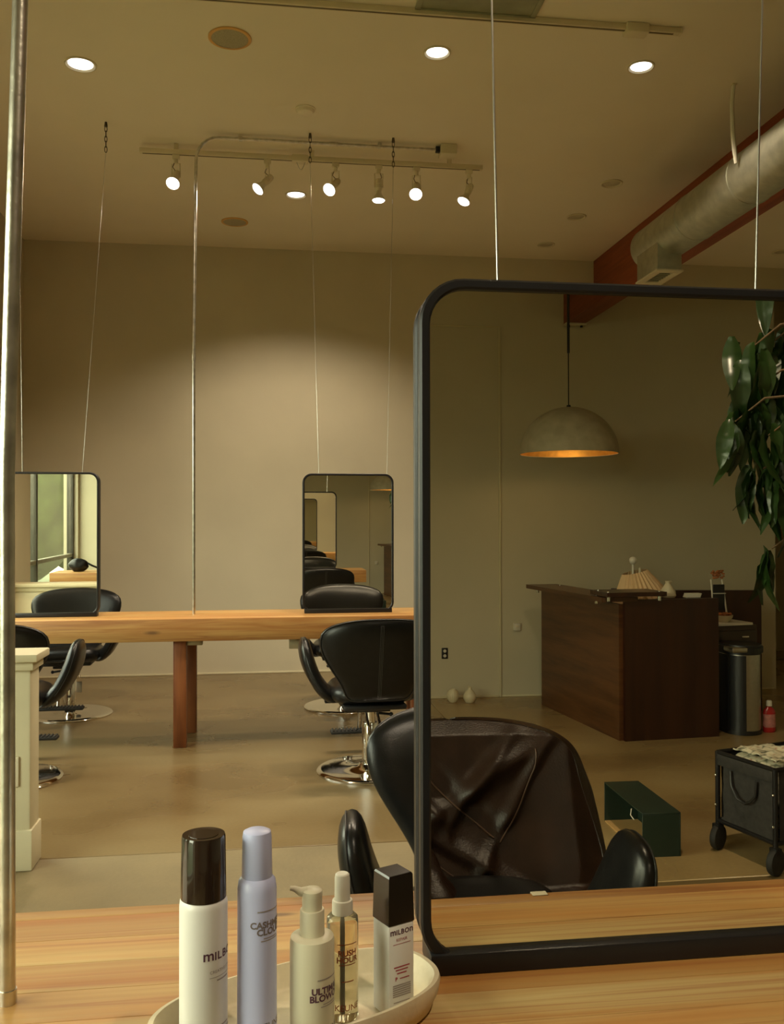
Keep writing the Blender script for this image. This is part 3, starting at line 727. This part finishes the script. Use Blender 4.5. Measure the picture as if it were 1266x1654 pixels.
FONT_CACHE = {}
def text_mesh(s, size, bold=0.0):
    cu = bpy.data.curves.new('txt', 'FONT'); cu.body = s; cu.size = size; cu.offset = bold; cu.align_x = 'CENTER'; cu.align_y = 'CENTER'; cu.resolution_u = 3
    o = bpy.data.objects.new('txt', cu); C.objects.link(o); bpy.context.view_layer.update()
    me = bpy.data.meshes.new_from_object(o.evaluated_get(bpy.context.evaluated_depsgraph_get())); bpy.data.objects.remove(o); bpy.data.curves.remove(cu); return me
def print_on(parts, name, mt, parent, wrap):
    """parts: (text, size, z, bold) lines or ('-', width, z, height) rules, laid on a surface by wrap(x, z)"""
    bm = bmesh.new()
    for p in parts:
        s, size, z, bold = p[:4]; dx = p[4] if len(p) > 4 else 0
        if s == '-':
            t2 = bmesh.new(); n = 14
            A = [t2.verts.new((-size/2+size*i/n, -bold/2, 0)) for i in range(n+1)]; B = [t2.verts.new((-size/2+size*i/n, bold/2, 0)) for i in range(n+1)]
            for i in range(n): t2.faces.new((A[i], A[i+1], B[i+1], B[i]))
            me = bpy.data.meshes.new('t'); t2.to_mesh(me); t2.free()
        else:
            me = text_mesh(s, size, bold)
        t2 = bmesh.new(); t2.from_mesh(me); bpy.data.meshes.remove(me)
        bmesh.ops.subdivide_edges(t2, edges=[e for e in t2.edges if e.calc_length() > .003], cuts=1)
        for v in t2.verts: v.co = wrap(v.co.x+dx, v.co.y+z)
        me = bpy.data.meshes.new('t'); t2.to_mesh(me); t2.free(); bm.from_mesh(me); bpy.data.meshes.remove(me)
    me = bpy.data.meshes.new(name); bm.to_mesh(me); bm.free(); me.materials.append(mt); o = bpy.data.objects.new(name, me); C.objects.link(o); o.parent = parent; return o
def wrap_cyl(r, a0):
    # a0: direction (angle in plan) the label centre faces; text runs left to right as read from outside
    return lambda x, z: Vector(((r+.0003)*math.cos(a0+x/r), (r+.0003)*math.sin(a0+x/r), z))
def wordmark(size, z):
    out = []; x = 0; adv = []
    for ch in 'mILBOn':
        s_ = size*1.36 if ch in 'mn' else size; me = text_mesh(ch, s_); xs = [v.co.x for v in me.vertices]; ys = [v.co.y for v in me.vertices]
        adv.append((ch, s_, max(xs)-min(xs), (max(ys)+min(ys))/2)); bpy.data.meshes.remove(me)
    tot = sum(a[2] for a in adv)+.16*size*5; x = -tot/2
    for ch, s_, w_, cy in adv: out.append((ch, s_, z-cy, .00025, x+w_/2)); x += w_+.16*size
    return out
# 1 hairspray
t = thing('hairspray_can', 'white hairspray can with a smoked brown cap, leftmost bottle on the tray', 'spray can', (-.073, 1.063, TRZ))
MB().lathe([(0, 0), (.0255, 0), (.027, .003), (.027, .172), (.0262, .178), (.0245, .180), (0, .180)], 48).build('can', M_can, t)
MB().lathe([(.0245, .1795), (.0256, .180), (.0246, .248), (.0238, .2505), (.0, .2495)], 48).build('cap', M_smoke, t)
MB().lathe([(.0, .2497), (.0165, .2497), (.0165, .2507), (0, .2507)], 32).build('cap_button', M_smoke, t)
wc = wrap_cyl(.027, R(-34))
print_on(wordmark(.0125, .122), 'brand_print', M_ink, t, wc)
print_on([('CREATIVE STYLE', .0048, .1045, 0)], 'line_print', M_ink3, t, wc)
print_on([('-', .036, .0985, .0006)], 'rule_print', M_ink3, t, wc)
print_on([('-', .018, .0945, .0016), ('-', .02, .043, .0016), ('-', .03, .037, .002), ('-', .026, .016, .0012), ('-', .026, .013, .0012), ('-', .02, .010, .0012), ('4', .011, .027, .0003)], 'small_print', M_ink3, t, wc)['kind'] = 'stuff'
# 2 mousse
t = thing('mousse_can', 'tall lavender mousse can with a white lavender cap', 'spray can', (-.013, 1.073, TRZ))
MB().lathe([(0, 0), (.0225, 0), (.0228, .003), (.0225, .183), (.0212, .192), (.0175, .1965)], 48).build('can', M_lav, t)
MB().lathe([(.0172, .1955), (.0176, .1965), (.0167, .242), (.0158, .2475), (.0125, .2492), (0, .2492)], 48).build('cap', M_lav, t)
wc = wrap_cyl(.0226, R(-45))
print_on([('CASHMERE', .0102, .1475, .00035), ('CLOUD', .0102, .1395, .00035)], 'title_print', M_ink2, t, wc)
print_on([('-', .034, .163, .0013), ('-', .02, .1325, .0011), ('-', .026, .1298, .0011)], 'small_print', M_ink3, t, wc)['kind'] = 'stuff'
print_on([('KEUNE', .0108, .0325, .0001)], 'brand_print', M_ink2, t, wc)
# 3 pump bottle
t = thing('pump_bottle', 'cream pump bottle with a bent nozzle, shortest round bottle on the tray', 'bottle', (.051, 1.084, TRZ))
MB().lathe([(0, 0), (.025, 0), (.0262, .003), (.0262, .113), (.0252, .1185), (.020, .121), (.0148, .1212)], 48).build('bottle', M_cream, t)
MB().lathe([(.0145, .1205), (.0146, .1215), (.0143, .1485), (.0138, .150), (.0, .150)], 36).build('collar', M_cream, t)
b = MB(); b.lathe([(.0118, .149), (.0118, .164), (.0122, .1655), (.0120, .1715), (.0095, .1735), (0, .1738)], 32)
b.tube([(-.006, 0, .1700), (-.014, 0, .1705), (-.021, 0, .1745), (-.026, 0, .1752)], [.0062, .005, .0032, .0026], 10); b.build('pump_head', M_cream, t)
wc = wrap_cyl(.0262, R(-42))
print_on([('ULTIMATE', .0104, .0645, .00035), ('BLOWOUT', .0104, .0562, .00035)], 'title_print', M_ink, t, wc)
print_on([('-', .034, .0775, .0013), ('-', .02, .0492, .0011), ('-', .026, .0465, .0011)], 'small_print', M_ink3, t, wc)['kind'] = 'stuff'
print_on([('KEUNE', .0112, .018, .0001)], 'brand_print', M_ink2, t, wc)
# 4 clear spray bottle
t = thing('spray_bottle', 'clear glass spray bottle with pale liquid and a white mist nozzle', 'bottle', (.09, 1.126, TRZ))
MB().lathe([(0, 0), (.0185, 0), (.0195, .003), (.0195, .116), (.0188, .121), (.0155, .124), (.009, .1255), (.0085, .129), (.0, .129)], 40).build('bottle', M_clear, t)
MB().lathe([(.0128, .1255), (.0128, .138), (.0122, .1415), (.0098, .142)], 32).build('collar', M_white, t); MB().lathe([(.0096, .1415), (.0094, .168), (.0086, .1725), (.007, .1738), (0, .1732)], 32).build('nozzle', M_white, t)
MB().cyl((0, 0, .006), (0, 0, .128), .0022, n=8).build('dip_tube', M_white, t)
wc = wrap_cyl(.0196, R(-75))
print_on([('RUSH', .0098, .0835, .00035), ('HOUR', .0098, .0755, .00035)], 'title_print', M_inkor, t, wc)
print_on([('-', .026, .0945, .0011), ('-', .022, .0700, .0011), ('-', .016, .050, .0013)], 'small_print', M_inkor, t, wc)['kind'] = 'stuff'; print_on([('KEUNE', .0105, .018, .0001)], 'brand_print', M_inkor, t, wc)
# 5 square bottle
t = thing('square_bottle', 'square white bottle with a tall black cap beside the mirror foot', 'bottle', (.154, 1.132, TRZ), R(-65))
b = MB(); b.box((0, 0, .056), (.0375, .0375, .112), .003); bo = b.build('bottle', M_can, t)
b = MB(); b.lathe([(0, .112), (.0262, .112), (.0264, .1135), (.0246, .169), (.0228, .1715), (0, .1715)], 4, M=Matrix.Rotation(R(45), 4, 'Z')); b.build('cap', mat('black_gloss_cap', (.014, .010, .008), .16), t, ang=20)
wf = lambda x, z: Vector((.0190, x, z))
print_on(wordmark(.0083, .103), 'brand_print', M_ink, t, wf)
print_on([('REPAIR', .0052, .0935, 0), ('-', .025, .0885, .0006)], 'line_print', M_inkred, t, wf)
print_on([('-', .023, .0605, .0016), ('-', .018, .0568, .0016), ('-', .014, .0528, .0016), ('P', .0062, .0462, .0003, -.008), ('-', .014, .0462, .0013, .004)], 'small_print', M_inkred, t, wf)['kind'] = 'stuff'
print_on([('-', .026, .0385-.0026*k, .0016) for k in range(6)]+[('-', .024, .018, .0012)], 'grey_small_print', M_ink3, t, wf)['kind'] = 'stuff'

# ------------------------------------------------------------------ reception side (behind the camera, seen in the mirror)
def mp(x, yv): return (x, 2.48-yv)
def panel(name, p, q, z0, z1, th_, mt, parent, side=1):
    p, q = Vector(p), Vector(q); d = (q-p).normalized(); n = Vector((-d.y, d.x))*th_*side
    return MB().prism([tuple(p), tuple(q), tuple(q+n), tuple(p+n)], z0, z1).build(name, mt, parent, smooth=False)
K = mp(2.337, 5.83); Lf = mp(2.185, 7.07); Rr = mp(3.02, 5.88)
dk = thing('reception_desk', 'dark walnut reception desk with floating counter slabs on chrome standoffs', 'desk', (0, 0, 0))
panel('front_panel', Lf, K, 0, .905, .03, M_walnut, dk, 1); panel('side_panel', K, Rr, 0, .935, .03, M_walnut_v_shade, dk, 1)
B1 = mp(2.30, 7.10); B2 = mp(3.70, 6.62)
panel('rear_panel', mp(3.02, 6.72), mp(3.76, 6.60), 0, .925, .03, M_walnut_v_shade, dk, -1)
panel('back_panel', mp(2.72, 7.0), mp(3.02, 6.72), .0, .925, .03, M_walnut_v_shade, dk, 1)
w1 = MB().prism([mp(2.215, 7.05), mp(2.365, 5.87), mp(2.95, 5.92), mp(2.70, 6.95)], .68, .72); w1.build('worktop', M_walnut, dk, smooth=False)
MB().prism([mp(2.04, 7.10), mp(2.17, 5.77), mp(2.43, 5.80), mp(2.30, 7.12)], .925, .955).build('counter_slab', M_walnut, dk, smooth=False)
MB().prism([mp(2.185, 5.715), mp(2.61, 5.75), mp(2.60, 6.05), mp(2.175, 6.01)], .962, .990).build('counter_slab', M_walnut_v_shade, dk, smooth=False)
for x, yv, z in ((2.09, 6.95, .955), (2.20, 5.95, .955), (2.27, 6.95, .955)): MB().cyl((*mp(x, yv), z-.055), (*mp(x, yv), z+.004), .012, n=12).build('standoff', M_chrome, dk)
for x, yv, z in ((2.21, 5.76, .990), (2.57, 5.78, .990), (2.22, 5.97, .990)): MB().cyl((*mp(x, yv), z-.06), (*mp(x, yv), z+.004), .012, n=12).build('standoff', M_chrome, dk)
# drawer cabinet in the desk nook
cb = thing('drawer_cabinet', 'dark drawer cabinet with a white top tucked behind the reception desk', 'cabinet', (3.26, 2.48-6.38, 0), R(-9))
MB().box2((-.2, -.24, 0), (.2, .22, .71), .004).build('carcass', mat('dark_cabinet_laminate', (.05, .032, .02), .4), cb)
MB().box2((-.21, -.25, .71), (.16, .23, .728), .003).build('top', M_white, cb)
for k, z in enumerate((.10, .33, .56)):
    d_ = MB().box2((-.19, .22, z-.09), (.19, .236, z+.115), .003).build('drawer', MATS['dark_cabinet_laminate'], cb)
    MB().box((.08, .245, z+.07), (.06, .016, .014), .004).build('handle', M_chrome, d_)
# trash can
tr = thing('trash_can', 'tall stainless trash can with a black motion lid beside the reception desk', 'trash can', (3.245, 2.48-5.965, 0), R(0))
def dpoly(w_, d_, n=14, o=0):
    p = [(w_/2+o, -d_/2-o)]
    for k in range(n+1): a = PI*k/n; p.append(((w_/2+o)*math.cos(a), (d_/2+o)*math.sin(a)))
    p.append((-w_/2-o, -d_/2-o)); return p
MB().prism(dpoly(.25, .26), .02, .545).build('steel_front', M_steel, tr, ang=50)
MB().prism([(-.128, -.132), (-.034, -.132), (-.034, .132), (-.06, .128), (-.10, .09), (-.126, .02)], .025, .54).build('black_side', M_bplast, tr)
MB().prism(dpoly(.25, .26, o=.006), 0, .03, .004).build('base', M_bplast, tr); MB().prism(dpoly(.25, .26, o=.018), .545, .61, .012).build('lid', M_bplast, tr)
MB().box2((-.14, -.10, .565), (-.03, .146, .600), .008).build('lid_band', M_steel, tr)
# red soap bottle on the floor
t = thing('soap_bottle', 'red soap bottle with a pale cap on the floor by the trash can', 'bottle', (*mp(3.43, 5.93), 0))
MB().lathe([(0, 0), (.040, 0), (.045, .008), (.046, .05), (.042, .10), (.045, .13), (.038, .155), (.018, .172), (.016, .180)], 28, sy=.62).build('bottle', M_red, t)
MB().lathe([(.017, .178), (.020, .180), (.019, .212), (.014, .218), (0, .218)], 20).build('cap', M_white, t)
b = MB(); b.lathe([(.0455, .035), (.0465, .06), (.0432, .10), (.0452, .125)], 28, sy=.63); b.build('label_band', M_lab, t)
# table lamp, vase and small pieces on the desk
t = thing('table_lamp', 'table lamp with a tilted pleated cream shade on the reception counter', 'lamp', (*mp(2.655, 6.3), .722))
b = MB(); npl = 30; q = bmesh.new(); rows = []
for (r, z) in ((.195, .185), (.185, .205), (.088, .375)):
    rows.append([q.verts.new((r*(1+(.045 if k % 2 else -.045))*math.cos(PI*k/npl), r*(1+(.045 if k % 2 else -.045))*math.sin(PI*k/npl), z)) for k in range(2*npl)])
for A, B in zip(rows, rows[1:]):
    for k in range(2*npl): q.faces.new((A[k], A[(k+1) % (2*npl)], B[(k+1) % (2*npl)], B[k]))
b._add(q, Matrix.Translation((0, 0, .2)) @ Matrix.Rotation(R(-13), 4, 'Y') @ Matrix.Translation((.0, 0, -.2))); b.build('pleated_shade', M_pleat, t, smooth=False)
MB().lathe([(0, 0), (.075, 0), (.078, .01), (.03, .03), (.016, .08), (.02, .16), (.012, .24), (.009, .40)], 24).build('base', M_ceramic, t)
MB().cyl((-.052, 0, .34), (-.052, 0, .425), .009, n=10).build('finial_stem', M_white, t); MB().ball((-.052, 0, .452), .028, n=18).build('globe', M_white, t)
b = MB(); b.cyl((0, 0, .34), (-.052, 0, .345), .005, n=8); b.build('stem_arm', M_white, t)
t = thing('vase', 'small white bottle vase beside the pleated lamp on the desk', 'vase', (*mp(2.71, 5.955), .936))
b = MB(); b.lathe([(0, 0), (.046, 0), (.054, .012), (.050, .045), (.026, .08), (.016, .095), (.018, .11), (.014, .111), (.012, .095)], 28); b.build('body', M_ceramic, t)
MB().tube([(.014, 0, .103), (.024, 0, .107), (.030, 0, .101)], [.008, .006, .003], 8).build('spout', M_ceramic, t)
t = thing('card_stack', 'small stack of white cards on the edge of the reception desk', 'card', (*mp(2.86, 5.91), .936))
for k in range(3): MB().box((.0+.004*k, 0, .006+.010*k), (.105, .05, .009), .001, seg=1).build('card', M_white, t)
t = thing('paperweight', 'little white pebble at the counter corner left of the lamp', 'ornament', (*mp(2.44, 6.25), .722)); MB().ball((0, 0, .11), .02, (1.3, 1, .8), 14).build('pebble', M_ceramic, t); MB().lathe([(0, 0), (.03, 0), (.012, .03), (.012, .10), (0, .1)], 14).build('stand', M_ceramic, t)
t = thing('sign_easel', 'small easel chalkboard topped with orange dried flowers', 'sign', (*mp(3.27, 6.36), .728))
for sg in (-1, 1): MB().tube([(sg*.055, .06, 0), (sg*.045, .02, .22), (sg*.042, .0, .30)], .006, 6).build('easel_leg', M_white, t)
MB().box((0, .035, .17), (.088, .008, .19), .002, M=Matrix.Rotation(R(0), 4, 'X')).build('chalkboard', M_bplast, t)
for z in (.055, .20): MB().box((0, .042, z), (.10, .008, .006)).build('easel_rail', M_white, t)
random.seed(3); b = MB()
for k in range(60): a = random.uniform(0, PI*2); r = random.uniform(0, .05); b.ball((r*math.cos(a)*1.1, .02+.3*r*math.sin(a), .31+.055*random.random()), .009, (1, 1, .8), 6)
tag(b.build('dried_flowers', M_pod, t), kind='stuff')
t = thing('bowl', 'pale bowl of dried orange petals in front of the easel', 'bowl', (*mp(3.26, 6.24), .728))
MB().lathe([(0, 0), (.03, 0), (.062, .03), (.068, .05), (.064, .05), (.058, .032), (0, .01)], 28).build('dish', M_ceramic, t)
b = MB()
for k in range(60): a = random.uniform(0, PI*2); r = .055*random.random()**.5; b.ball((r*math.cos(a), r*math.sin(a), .045+.02*random.random()), .011, (1, 1, .6), 6)
tag(b.build('petals', M_pod, t), kind='stuff')
# two little vases by the rear wall, outlet and thermostat
t = thing('vase', 'small ribbed round vase on the floor by the rear wall', 'vase', (*mp(1.478, 7.28), 0))
b = MB(); b.lathe([(0, 0), (.028, 0), (.044, .025), (.047, .055), (.040, .085), (.024, .10), (.021, .104), (.017, .098), (0, .06)], 40)
for v in b.bm.verts:
    a = math.atan2(v.co.y, v.co.x); r = math.hypot(v.co.x, v.co.y)
    if r > .025: k = 1+.035*math.cos(20*a); v.co.x *= k; v.co.y *= k
b.build('ribbed_body', M_ceramic, t)
t = thing('vase', 'small pear shaped vase with a narrow neck by the rear wall', 'vase', (*mp(1.612, 7.25), 0))
MB().lathe([(0, 0), (.035, 0), (.053, .03), (.052, .055), (.036, .085), (.016, .105), (.013, .118), (.018, .126), (.014, .126), (.010, .116), (0, .1)], 36).build('body', M_ceramic, t)
t = thing('wall_outlet', 'black wall outlet with a white double socket on the rear wall', 'outlet', (1.443, RY+.004, .37))
MB().box((0, 0, 0), (.052, .008, .09), .003).build('plate', M_bplast, t)
for z in (-.02, .02): MB().lathe([(.0135, 0), (.0135, .004), (.011, .006), (0, .006)], 18, M=Matrix.Translation((0, .003, z)) @ Matrix.Rotation(R(-90), 4, 'X')).build('socket', M_white, t)
t = thing('wall_outlet', 'small pale square wall box left of the reception desk', 'outlet', (2.054, RY+.012, .58))
MB().box((0, 0, 0), (.056, .024, .062), .004).build('box', M_white, t); MB().box((.0, .013, .006), (.034, .004, .018), .002).build('slot', M_track, t)

# green box on the floor
t = thing('storage_box', 'dark green card box on its side with a tan lining', 'box', (*mp(1.695, 4.03), 0), R(1.5))
bx, by, bh, tk = .172, .49, .19, .006
MB().box2((-bx/2, -by/2, bh-tk), (bx/2, by/2, bh), .001, seg=1).build('top_panel', M_green, t); MB().box2((bx/2-tk, -by/2, 0), (bx/2, by/2, bh-tk), .001, seg=1).build('back_panel', M_green, t)
MB().box2((-bx/2, by/2-tk, 0), (bx/2-tk, by/2, bh-tk), .001, seg=1).build('end_panel', M_green, t); MB().box2((-bx/2, -by/2, 0), (bx/2-tk, -by/2+tk, bh-tk), .001, seg=1).build('end_panel', M_green, t)
MB().box2((-bx/2, -by/2+tk, 0), (bx/2-tk, by/2-tk, tk), .001, seg=1).build('tan_floor', M_tan, t)
MB().box2((-bx/2+.002, by/2-tk-.004, tk), (bx/2-tk-.03, by/2-tk, bh-tk-.01), .001, seg=1).build('tan_lining', M_tan, t)
MB().tube([(-bx/2-.004, by/2-.12, bh-.015), (-bx/2-.012, by/2-.11, bh-.04), (-bx/2-.004, by/2-.09, bh-.055)], .0022, 6).build('ribbon', M_white, t)

# folding wagon
W0 = Vector((*mp(1.975, 3.84), 0)); W1 = Vector((*mp(2.06, 3.52), 0)); dv = (W1-W0); Lw = dv.length; dv.normalize(); nv = Vector((dv.y, -dv.x, 0))
t = thing('folding_wagon', 'black folding canvas wagon with a floral cloth at the right edge', 'wagon', tuple(W0), math.atan2(dv.y, dv.x))
LN = .75                                                # local x along the end panel, local -y away from it
def post(x, y): MB().tube([(x, y, .105), (x, y, .435)], .011, 10).build('corner_post', M_bmetal, t)
for x in (0, Lw):
    for y in (0, -LN): post(x, y)
for z in (.13, .43):
    for y in (0, -LN): MB().tube([(0, y, z), (Lw, y, z)], .010, 10).build('rail', M_bmetal, t)
    for x in (0, Lw): MB().tube([(x, 0, z), (x, -LN, z)], .010, 10).build('rail', M_bmetal, t)
for y, s in ((0, 1), (-LN, -1)):
    MB().grid(12, 10, lambda a, b, y=y: Vector((.035+(Lw-.045)*a, y-.004+.006*noise.noise(Vector((a*4, b*4, y))), .14+.285*b))).thick(.004).build('end_canvas', M_cloth, t)
MB().box2((.005, -.004, .375), (Lw-.005, .008, .432), .004).build('top_hem', M_cloth, t)
for x in (0.0, Lw): MB().grid(14, 8, lambda a, b, x=x: Vector((x+.006*noise.noise(Vector((a*6, b*3, x*9))), -.02-(LN-.04)*a, .14+.285*b))).thick(.004).build('side_canvas', M_cloth, t)
MB().box2((.01, -LN+.01, .135), (Lw-.01, -.01, .145)).build('floor_canvas', M_cloth, t)
MB().tube([(.09, .010, .37), (.10, .016, .31), (.14, .022, .265), (.185, .020, .255), (.21, .016, .27), (.235, .012, .30), (.24, .010, .36)], .006, 8).build('handle_strap', M_piping, t)
for x in (0, Lw):
    for z in (.33, .20): MB().ball((x, .011, z), .006, n=8).build('rivet', M_chrome, t)
for x in (0, Lw):
    for y in (0, -LN):
        f = MB(); f.box((x, y, .10), (.04, .035, .03), .005); f.box((x, y+.022, .075), (.012, .006, .06), .002); f.box((x, y-.022, .075), (.012, .006, .06), .002); fk = f.build('caster_fork', M_bmetal, t)
        wl = MB(); wl.lathe([(.012, -.016), (.040, -.016), (.052, -.013), (.055, -.006), (.055, .006), (.052, .013), (.040, .016), (.012, .016), (0, .018)], 32, M=Matrix.Translation((x, y, .055)) @ Matrix.Rotation(R(70 if x == 0 else 75), 4, 'Z') @ Matrix.Rotation(R(90), 4, 'X')); wl.build('wheel', M_rubber, t)
t = thing('folded_cloth', 'folded floral cotton cloth lying inside the black wagon', 'cloth', tuple(W0+Vector((0, 0, .160))), math.atan2(dv.y, dv.x))
b = MB(); b.box((.16, -.16, .14), (.26, .22, .28), .03, seg=4)
for v in b.bm.verts: v.co.z += .012*noise.noise(v.co*14); v.co.x += .008*noise.noise(v.co*11+Vector((3, 0, 0)))
b.build('fold', M_floral, t); 
b = MB(); b.grid(24, 14, lambda a, c: Vector((.04+.25*a, -.05-.2*c, .287+.014*noise.noise(Vector((a*6, c*6, 2)))+.02*a*(1-a)))).thick(.006); b.build('top_layer', M_floral, t)

# potted tree beside the wagon
pt = thing('potted_tree', 'tall potted tree with drooping glossy green leaves at the right edge', 'plant', (2.50, -.62, 0))
MB().lathe([(0, 0), (.13, 0), (.16, .02), (.19, .32), (.195, .34), (.18, .34), (.17, .30), (0, .28)], 40).build('pot', M_pot, pt)
MB().lathe([(0, .30), (.172, .298)], 30).build('soil', M_soil, pt)
MB().tube([(0, 0, .28), (.02, -.03, .9), (-.03, -.08, 1.5), (-.10, -.22, 2.05), (-.18, -.36, 2.36)], [.03, .028, .025, .02, .012], 12).build('trunk', M_stem, pt)
def leaf_mesh(L_, W_, curl):
    t = bmesh.new(); n = 9; rows = []
    for i in range(n+1):
        s = i/n; wd = W_*(math.sin(PI*min(1, s*.93+.05))**.75)*(1-.25*s); rows.append([])
        y = L_*s; z = -curl*s*s*L_
        for k in (-1, -.5, 0, .5, 1): rows[-1].append(t.verts.new((k*wd*.5, y, z+.16*wd*abs(k)+.004*math.sin(s*19+k))))
    for i in range(n):
        for k in range(4): t.faces.new((rows[i][k], rows[i+1][k], rows[i+1][k+1], rows[i][k+1]))
    bmesh.ops.recalc_face_normals(t, faces=t.faces[:]); me = bpy.data.meshes.new('leaf'); t.to_mesh(me); t.free(); me.shade_smooth(); me.materials.append(M_leaf); return me
LM = [leaf_mesh(.20, .075, .25), leaf_mesh(.17, .065, .5), leaf_mesh(.22, .09, .7)]
random.seed(11); base = Vector(pt.location)
def leaf(px, py, pz, yaw, droop, roll, k, s=1.0):
    o = bpy.data.objects.new('leaf', LM[k]); C.objects.link(o); o.parent = pt
    o.matrix_local = Matrix.Translation(Vector((px, py, pz))-base) @ Matrix.Rotation(yaw, 4, 'Z') @ Matrix.Rotation(-droop, 4, 'X') @ Matrix.Rotation(roll, 4, 'Y') @ Matrix.Scale(s, 4)
CL = [(2.00, -1.02, 2.16, .11), (2.12, -1.05, 2.20, .12), (2.20, -1.0, 2.0, .14), (2.02, -1.05, 1.98, .12), (1.93, -1.02, 1.86, .08), (2.05, -.98, 1.80, .12), (2.16, -1.05, 1.76, .12), (2.04, -1.02, 1.66, .07), (2.10, -1.0, 1.62, .08), (2.09, -1.03, 1.34, .05), (2.05, -1.02, 2.45, .05), (2.30, -1.0, 2.3, .12), (2.3, -1.0, 1.8, .12)]
nl = [11, 12, 10, 11, 7, 11, 10, 7, 8, 5, 2, 8, 8]
tw = MB()
for (x, y, z, r), n in zip(CL, nl):
    x -= .045
    tw.tube([tuple(Vector((x+.25, y+.12, z+.10))-base), tuple(Vector((x+.1, y+.05, z+.09))-base), tuple(Vector((x, y, z))-base)], [.006, .005, .003], 6)
    for k in range(n):
        yaw = 2*PI*(k+.3*random.random())/n; dr = R(random.uniform(48, 84))
        leaf(x+r*.6*random.uniform(-1, 1), y+r*.5*random.uniform(-1, 1), z+r*.6*random.uniform(-1, 1), yaw, dr, R(random.uniform(-25, 25)), random.randrange(3), random.uniform(.8, 1.2))
tw.build('twigs', M_stem, pt)
t = thing('tape_strip', 'small pale tape strip stuck on the near edge of the foreground table', 'tape', (.445, .995, HT))
MB().box((0, .006, .0006), (.026, .016, .0010), .0003, seg=1).build('tape_top', M_fixw, t); MB().box((0, -.0006, -.006), (.026, .001, .014), .0003, seg=1).build('tape_fold', M_fixw, t)
# black handbag left on the foreground table, seen in the far left mirror
t = thing('handbag', 'small black handbag lying on the left end of the foreground table', 'bag', (-2.22, 1.30, HT))
b = MB(); b.ball((0, 0, .075), 1, (.12, .08, .08), 24)
for v in b.bm.verts: v.co += Vector((1, 1, .6))*.02*noise.noise(v.co*16); v.co.z = max(0, v.co.z)
b.build('pouch', M_black, t); MB().tube([(.10, 0, .10), (.16, .02, .07), (.24, .0, .035), (.32, -.03, .03), (.36, 0, .012)], .012, 8).build('strap', M_black, t)
